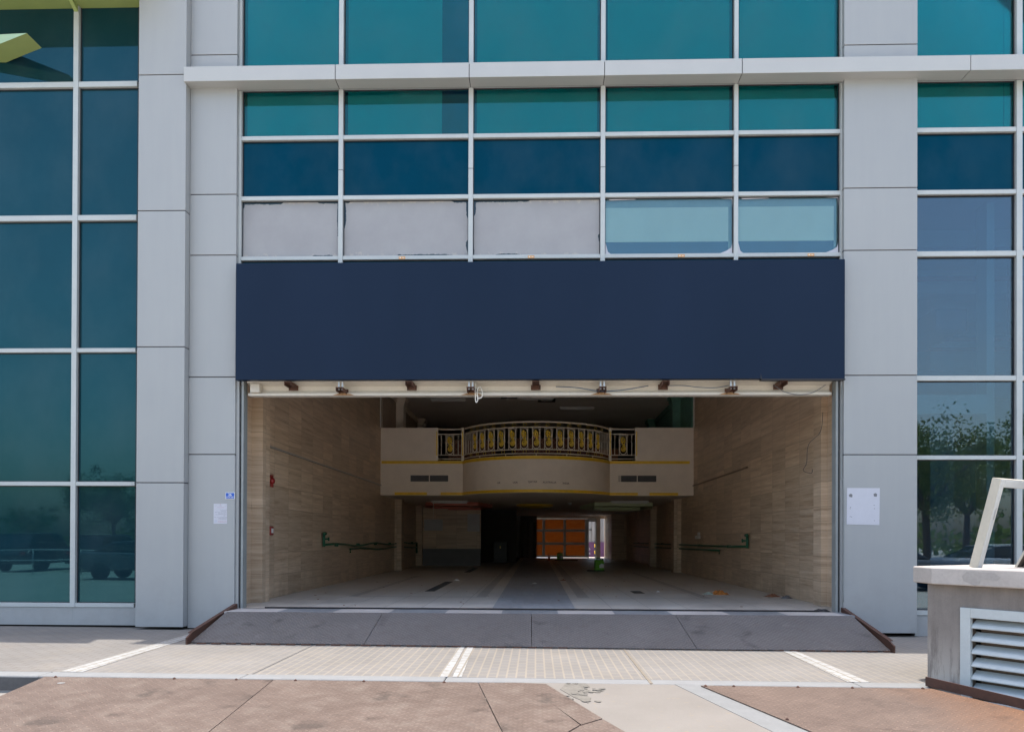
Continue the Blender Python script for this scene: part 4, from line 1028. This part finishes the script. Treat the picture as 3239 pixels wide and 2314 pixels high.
for s in (-1, 1):
    q = [(s*4.60, .02, FZ+.075), (s*4.60, .02, .05), (s*4.60, -1.72, slope(s*4.6)+.002), (s*4.60, -1.72, slope(s*4.6)+.09), (s*4.60, -1.56, slope(s*4.6)+.145)]
    MB().prism(q, (s*.02, 0, 0)).prism([(s*4.6205, .02, FZ+.075), (s*4.6205, -1.56, slope(s*4.6)+.145), (s*4.66, -1.56, slope(s*4.6)+.145), (s*4.66, .02, FZ+.075)], (0, 0, -.01)).build('ramp_curb', M['rust2'], RP)
MB().prism([(-4.55, -.52, .3), (4.55, -.52, .3), (4.55, -.52, .0), (-4.55, -.52, .0)], (0, .02, 0)).build('ramp_frame', M['rust2'], RP)

# ------------------------------------------------------------------ steel plates bridging the kerb
def zp(y): return .006+.08*(y+4.12)
def plate(pts, t=.009, lift=0.): return MB().prism([(x, y, zp(y)+lift) for x, y in pts], (0, 0, t)).shear()
PL = 'tread plate kerb ramps'
def plate_thing(label, loc): return thing('steel_plate_ramp', label, 'steel plate', loc, PL)
def bolts(xs, t):
    for xx, yy in xs: MB().lathe([(.016, 0), (.014, .010), (.008, .011), (.007, .016)], (xx, yy, zp(yy)+.009+slope(xx)), 8).build('bolt', M['rust'], t)
t = plate_thing('brown tread plate kerb ramp at the left, its outer side against the bare kerb', (-3.7, -5, -.1))
plate([(-4.93, -4.19), (-2.612, -4.19), (-2.588, -6.0), (-4.86, -6.0)]).build('plate', M['plate_left'], t)
bolts([(-4.805, -4.215), (-3.599, -4.215), (-2.972, -4.22)], t)
MB().lathe([(.035, 0), (.035, .002)], (-4.62, -4.42, zp(-4.42)+.0092+slope(-4.62)), 14).build('plate_hole_ring', M['alu'], t)
sup = MB(); sup.box(-4.85, -2.65, -4.5, -4.45, -.15, -.06)
sup.build('support_bar', M['rust'], t)
t = plate_thing('brown tread plate kerb ramp in the middle, between two long joints', (-1.5, -5, -.1))
plate([(-2.604, -4.19), (-.57, -4.19), (-.20, -6.0), (-2.580, -6.0)]).build('plate', M['plate_left'], t)
bolts([(-2.378, -4.22), (-1.696, -4.22), (-.9, -4.22)], t)
t = plate_thing('bent triangular tread plate with a cracked corner beside the bare cement', (0, -5, -.1))
plate([(-.562, -4.19), (-.15, -4.18), (.105, -4.21), (.565, -5.28), (.379, -5.454), (.146, -4.864), (.366, -5.462), (.214, -5.72), (.0, -6.0), (-.19, -6.0)]).build('plate', M['plate_left'], t)
plate([(.372, -5.472), (.571, -5.293), (.90, -6.0), (.015, -6.0), (.222, -5.73)], lift=-.003).build('broken_piece', M['plate_left'], t)
t = plate_thing('rust streaked tread plate kerb ramp at the right beside the louvred concrete box', (3, -5, -.1))
DX, DY = .543, -.84
plate([(1.62, -4.19), (3.845, -4.19), (3.845+DX*2.2, -4.19+DY*2.2), (3.845+DX*2.2, -6.0), (2.42, -6.0), (2.10, -5.27)]).build('plate', M['plate_right'], t)
bolts([(1.66, -4.22), (1.933, -4.22), (2.552, -4.22), (3.075, -4.22), (3.752, -4.21), (2.12, -5.25)], t)
cu = MB()
o_ = Vector((3.84, -4.08, 0)); L = 2.5
for (n0, n1, h0, h1) in ((0, .012, .006, .095), (.012, .075, .006, .018)):
    a = o_+Vector((.84, .543, 0))*n0; c_ = o_+Vector((.84, .543, 0))*n1; d = Vector((DX, DY, 0))*L
    q = [a, c_, c_+d, a+d]
    cu.v += [Vector((p.x, p.y, zp(p.y)+h0+slope(p.x))) for p in q]+[Vector((p.x, p.y, zp(p.y)+h1+slope(p.x))) for p in q]
    i = len(cu.v)-8
    cu.f += [[i+k for k in f] for f in ((0, 3, 2, 1), (4, 5, 6, 7), (0, 1, 5, 4), (1, 2, 6, 5), (2, 3, 7, 6), (3, 0, 4, 7))]
cu.build('plate_curb', M['rust2'], t)
# bare cement ramp between the plates
def zs(y): return zp(y)-.012
struct(MB().prism([(x, y, zs(y)-.05) for x, y in ((-.3, -4.112), (1.50, -4.112), (2.36, -6.0), (-.3, -6.0))], (0, 0, .055)).shear().build('cement_ramp', M['slab']))
struct(MB().prism([(x, y, zs(y)) for x, y in ((1.38, -4.113), (1.75, -4.113), (2.55, -6.0), (2.10, -6.0))], (0, 0, .009)).shear().build('cement_strip', M['slabgrey']))
cr = MB(); r5 = random.Random(5)
for i in range(38):
    u = r5.random(); xx = .42+.14*math.sin(u*6)+r5.uniform(-.10, .10)+.18*(u-.3); yy = -4.14-u*.62; s_ = r5.uniform(.012, .045)
    cr.prism([(xx+s_*math.cos(a)*r5.uniform(.6, 1.2), yy+s_*math.sin(a)*r5.uniform(.6, 1.2), zs(yy)+.004) for a in (0, 1.1, 2.2, 3.3, 4.5, 5.5)], (0, 0, r5.uniform(.003, .012)))
tag(cr.shear().build('crumbled_cement', M['rubble']), kind='stuff')
ch = MB()
for pts in ([(.30, -4.13), (.50, -4.12), (.53, -4.25), (.47, -4.30), (.55, -4.42), (.44, -4.50), (.52, -4.62), (.48, -4.80), (.36, -4.62), (.24, -4.35)],):
    ch.prism([(x, y, zs(y)+.0055) for x, y in pts], (0, 0, .004))
struct(ch.shear().build('cement_repair', M['rubble']))

# ------------------------------------------------------------------ louvred concrete box
BX = thing('ventilation_box', 'low concrete ventilation box with a white louvre and overhanging cap slab', 'vent box', (4.06, -3.8, -.15))
O = Vector((4.00, -3.80, 0)); D = Vector((DX, DY, 0)).normalized(); Nn = Vector((.84, .543, 0)).normalized(); U = Vector((0, 0, 1))
def bxx(mb, d0, d1, n0, n1, z0, z1): return mb.obox(O+D*d0+Nn*n0+U*z0, D*(d1-d0), Nn*(n1-n0), U*(z1-z0))
LD0, LD1, LZ0, LZ1 = .40, 2.3, -.14, .715
wl = MB()
bxx(wl, 0, LD0, 0, .15, -.2, .99); bxx(wl, LD1, 3.0, 0, .15, -.2, .99); bxx(wl, LD0, LD1, 0, .15, LZ1, .99); bxx(wl, LD0, LD1, 0, .15, -.2, LZ0)
bxx(wl, 0, 3.0, 1.4, 1.55, -.2, .99); bxx(wl, 0, .15, .15, 1.4, -.2, .99); bxx(wl, 2.85, 3.0, .15, 1.4, -.2, .99)
wl.build('box_wall', M['boxconc'], BX)
cp = MB()
ring = [O+D*(-.02)+Nn*(-.09), O+D*3.1+Nn*(-.09), O+D*3.1+Nn*1.65, O+D*(-.1)+Nn*1.65, O+D*(-.1)+Nn*.2]
ring = [O+D*.10+Nn*(-.10), O+D*3.1+Nn*(-.10), O+D*3.1+Nn*1.65, O+D*(-.22)+Nn*1.65, O+D*(-.22)+Nn*.10]
cp.prism([(p.x, p.y, .992) for p in ring], (0, 0, .168)).build('cap_slab', M['capconc'], BX, bevel=.014, seg=3)
pt = MB()
pts = [(0, .0), (.05, .045), (.12, .05), (.22, .045), (.3, .04), (.36, .005), (.33, -.03), (.24, -.025), (.18, -.03), (.17, -.07), (.12, -.085), (.06, -.06), (.02, -.05)]
pt.prism([tuple(O+D*(.40+a)+Nn*(-.1008)+U*(1.085+b_)) for a, b_ in pts], tuple(Nn*(-.0015))).build('cement_patch', M['patch'], BX)
lf = MB(); w_ = .075
a0, a1 = LD0-w_, LD1+w_
bxx(lf, LD0-.06, LD0+.04, -.025, .02, LZ0-.06, LZ1+.06); bxx(lf, LD1-.04, LD1+.06, -.025, .02, LZ0-.06, LZ1+.06)
bxx(lf, LD0+.04, LD1-.04, -.0245, .02, LZ1-.035, LZ1+.06); bxx(lf, LD0+.04, LD1-.04, -.0245, .02, LZ0-.06, LZ0+.03)
LV = lf.build('louvre', M['slat'], BX, bevel=.004)
for i in range(6):
    z = LZ1-.125-.124*i
    sl = MB(); p = [(-.015, z), (.012, z+.03), (.085, z+.075), (.09, z+.068), (.015, z+.02), (-.012, z-.012)]
    sl.prism([tuple(O+D*(LD0+.041)+Nn*a+U*b_) for a, b_ in p], tuple(D*(LD1-LD0-.082))).build('louvre_slat', M['slat'], LV, bevel=.003)
bk = MB(); bxx(bk, LD0+.05, LD1-.05, .145, .148, LZ0, LZ1); bk.build('louvre_backing', M['wood'], LV)
# old window frame and loose panes standing on the box
WF = thing('old_window_frame', 'empty white window frame leaning on top of the concrete box', 'window frame', (4.45, -3.95, 1.16))
F0 = Vector((4.37, -3.955, 1.162)); UP = (Vector((0, 0, .86))+D*.22).normalized(); H = .90; WD = 1.0; TH = UP.cross(Nn).normalized()
if TH.dot(D) < 0: TH = -TH
def fbar(mb, u0, u1, v0, v1, t0, t1): return mb.obox(F0+Nn*u0+UP*v0+TH*t0, Nn*(u1-u0), UP*(v1-v0), TH*(t1-t0))
fr = MB(); b_ = .075
fbar(fr, 0, b_, 0, H, 0, .05); fbar(fr, WD-b_, WD, 0, H, 0, .05); fbar(fr, b_, WD-b_, H-b_, H, .0005, .0495)
fr.build('sash', M['oldframe'], WF, bevel=.006)
fe = MB(); fbar(fe, -.006, -.0005, .004, H-.004, -.035, .045); fbar(fe, 0, WD, H+.0005, H+.006, -.035, .045); fbar(fe, .0, .03, 0, H, -.04, -.0005)
fe.build('frame_edge', M['oldedge'], WF)
lk = MB(); fbar(lk, .03, .045, .50, .62, .0501, .053); lk.build('lock_slot', M['steel'], WF)
pr = thing('timber_board', 'brown weathered board standing on the concrete box behind the leaning frames', 'board', (5.6, -4.6, 1.16))
MB().obox(O+D*.95+Nn*.7+U*1.161, D*.06, Nn*1.0, U*.95).build('board_sheet', M['wood'], pr)
for i, (u, dd, ln, m, q) in enumerate(((.46, .12, .42, 'wood', 'dark weathered wooden strip leaning beside the white window frame'), (.52, .17, .40, 'gl_thin', 'green edged loose glass pane leaning beyond the wooden strip'), (.60, .22, .36, 'wood', 'second dark strip leaning beyond the loose glass pane'))):
    t = thing('leaning_pane', q, 'loose pane', tuple(O+D*.4+Nn*(.25+u)+U*1.16))
    s0 = O+D*(.37+dd)+Nn*(.24+u)+U*1.162; up = (U*.8+D*ln)
    MB().obox(s0, Nn*.6, up, D*.02).build('pane_body', M[m], t)
    MB().obox(s0-Nn*.012, Nn*.011, up, D*.022).build('pane_edge', M['wood' if m == 'gl_thin' else 'oldedge'], t)

# ------------------------------------------------------------------ across the road, behind the camera: what the glass mirrors
def make_tree(seed, h, cr_, label, loc):
    r_ = random.Random(seed); t = thing('street_tree', label, 'tree', loc, 'trees across the road')
    x, y, z = loc; tk = MB()
    top = h*.42
    tk.tube([(x, y, z), (x+.08, y, z+top*.5), (x-.05, y+.05, z+top)], .17, 8, r2=.11)
    tips = []
    for i in range(8):
        a = i*.8+r_.uniform(-.2, .2); e = Vector((x+math.cos(a)*cr_*.6, y+math.sin(a)*cr_*.6, z+h*r_.uniform(.55, .88)))
        st = Vector((x-.05, y+.05, z+top)); mid = st.lerp(e, .5)+Vector((0, 0, .15)); tk.tube([st, mid, e], .08, 6, r2=.025); tips += [e, mid]
    tk.build('trunk', M['bark'], t, True)
    lv = MB()
    cl_ = [(tips[r_.randrange(len(tips))]+Vector((r_.gauss(0, .5), r_.gauss(0, .5), r_.gauss(0, .4)))*cr_*.42, r_.uniform(.3, .62)*cr_*.42) for _ in range(120)]
    for c_, rr in cl_:
        for _ in range(110):
            p = c_+Vector((r_.gauss(0, 1), r_.gauss(0, 1), r_.gauss(0, .8)))*rr*.42
            u = Vector((r_.uniform(-1, 1), r_.uniform(-1, 1), r_.uniform(-1, 1))).normalized(); w2 = u.orthogonal().normalized(); s_ = r_.uniform(.026, .055)
            lv.poly([p+u*s_*1.5, p+w2*s_*.7, p-u*s_*1.5, p-w2*s_*.7])
    lv.build('crown', M['leaf'], t)
    return t
T1 = make_tree(11, 6.2, 3.0, 'leafy street tree mirrored in the tall right hand shop window', (13.6, -15.5, -.15))
for (loc, rz, sc_, q) in (((-21.5, -27., -.15), 1.3, .85, 'leafy street tree mirrored low in the left hand glazing beside the pillar'), ((17.5, -20, -.15), 2.5, 1.0, 'leafy street tree standing behind the parked silver car'), ((-33, -38, -.15), .6, .6, 'small street tree mirrored at the far left glazing'), ((8, -34, -.15), 4., 1.0, 'leafy street tree deep in the car park')):
    t = copy_tree(T1); t.location = loc; t.rotation_euler = (0, 0, rz); t.scale = (sc_,)*3; t['label'] = q
def make_car(loc, m, label, suv):
    x, y, z = loc; t = thing('parked_car', label, 'car', loc, 'parked cars across the road')
    hgt = 1.75 if suv else 1.45
    def body(pf, w_, nm, mm, bv):
        b_ = MB(); b_.prism([(x+u, y-w_/2, z+v) for u, v in pf], (0, w_, 0)); return b_.build(nm, mm, t, bevel=bv, seg=3)
    body([(-2.3, .35), (2.3, .35), (2.35, .7), (2.2, .92), (1.0, 1.0), (-2.1, 1.05), (-2.35, .8)], 1.82, 'body', m, .09)
    if suv: body([(1.05, 1.0), (.35, hgt-.08), (-.2, hgt), (-1.9, hgt-.05), (-2.2, 1.04)], 1.55, 'cabin', M['carglass'], .07); body([(.3, hgt-.06), (-.2, hgt+.02), (-1.95, hgt-.03), (-1.9, hgt-.09), (-.2, hgt-.05)], 1.56, 'roof', m, .02)
    else: body([(1.0, .99), (.25, hgt-.06), (-.2, hgt), (-1.0, hgt-.04), (-1.85, 1.04)], 1.5, 'cabin', M['carglass'], .08); body([(.2, hgt-.05), (-.2, hgt+.02), (-1.05, hgt-.03), (-1.0, hgt-.08), (-.2, hgt-.04)], 1.5, 'roof', m, .02)
    for u in (-1.4, 1.45):
        for v in (-.92, .72): 
            wh = MB().lathe([(.33, 0), (.33, .2)], (x+u, y+v, z+.33), 18, 'Y').build('wheel', M['tyre'], t, True)
            MB().lathe([(.2, 0), (.2, .01)], (x+u, y+v-.012 if v < 0 else y+v+.202, z+.33), 14, 'Y').build('rim', M['tyre'], wh, True)
    for v in (-.75, .5): MB().box(x+2.3, x+2.36, y+v, y+v+.25, z+.68, z+.82).build('headlight', M['white'], t); MB().box(x-2.38, x-2.3, y+v, y+v+.25, z+.75, z+.92).build('tail_light', M['red'], t)
    return t
cs = paintm('silver_car_paint', (.5, .51, .53)); cd = paintm('black_car_paint', (.015, .016, .02)); cw = paintm('white_car_paint', (.7, .7, .7)); cg = paintm('grey_car_paint', (.12, .13, .15))
C1 = make_car((-24.0, -25.0, -.15), cd, 'black off-roader mirrored in the far left lower pane', True)
C2 = make_car((15.2, -13.2, -.15), cs, 'silver saloon mirrored in the right hand window behind the leaning frame', False)
for t in (C1,): t.rotation_euler = (0, 0, -math.pi/2)
C3 = make_car((-14.8, -17.2, -.15), cg, 'dark grey saloon parked closest to the left glazing', False)
for src, loc, rz, q in ((C1, (-20.6, -25.2, -.15), -1.5, 'black off-roader mirrored under the tree in the left glazing'), (C2, (-30.0, -27, -.15), .1, 'silver saloon parked beyond the two black off-roaders'), (C3, (11.2, -12.9, -.15), .04, 'dark grey saloon mirrored low in the right hand window'), (C2, (2, -27, -.15), .2, 'silver saloon parked deep in the car park'), (C1, (8, -26.5, -.15), 0, 'black off-roader parked beside the deep silver saloon')):
    t = copy_tree(src); t.location = loc; t.rotation_euler = (0, 0, rz); t['label'] = q
rg = thing('guard_rail', 'grey tubular guard rail along the far side of the road', 'railing', (-19, -20.5, -.15))
for z in (.45, .88): MB().tube([(-40, -20.5, z), (-9, -20.5, z)], .025, 8).build('rail_bar', M['steel'], rg, True)
for i in range(16): MB().tube([(-40+2.06*i, -20.5, -.15), (-40+2.06*i, -20.5, .88)], .025, 8).build('rail_post', M['steel'], rg, True)
hd = MB(); r7 = random.Random(8)
for i in range(5200):
    xx = r7.uniform(-120, 120); yy = -75+r7.uniform(-4, 4); hh = 2.2+1.6*math.sin(xx*.21)*math.sin(xx*.057+1)+1.2*math.sin(xx*.9); zz = r7.uniform(0, max(.8, hh)); s_ = r7.uniform(.3, .7)
    u = Vector((r7.uniform(-1, 1), r7.uniform(-1, 1), r7.uniform(-1, 1))).normalized(); w2 = u.orthogonal().normalized(); p = Vector((xx, yy, zz))
    hd.poly([p+u*s_, p+w2*s_*.6, p-u*s_, p-w2*s_*.6])
tag(hd.build('far_tree_belt', M['leaf']), kind='stuff')
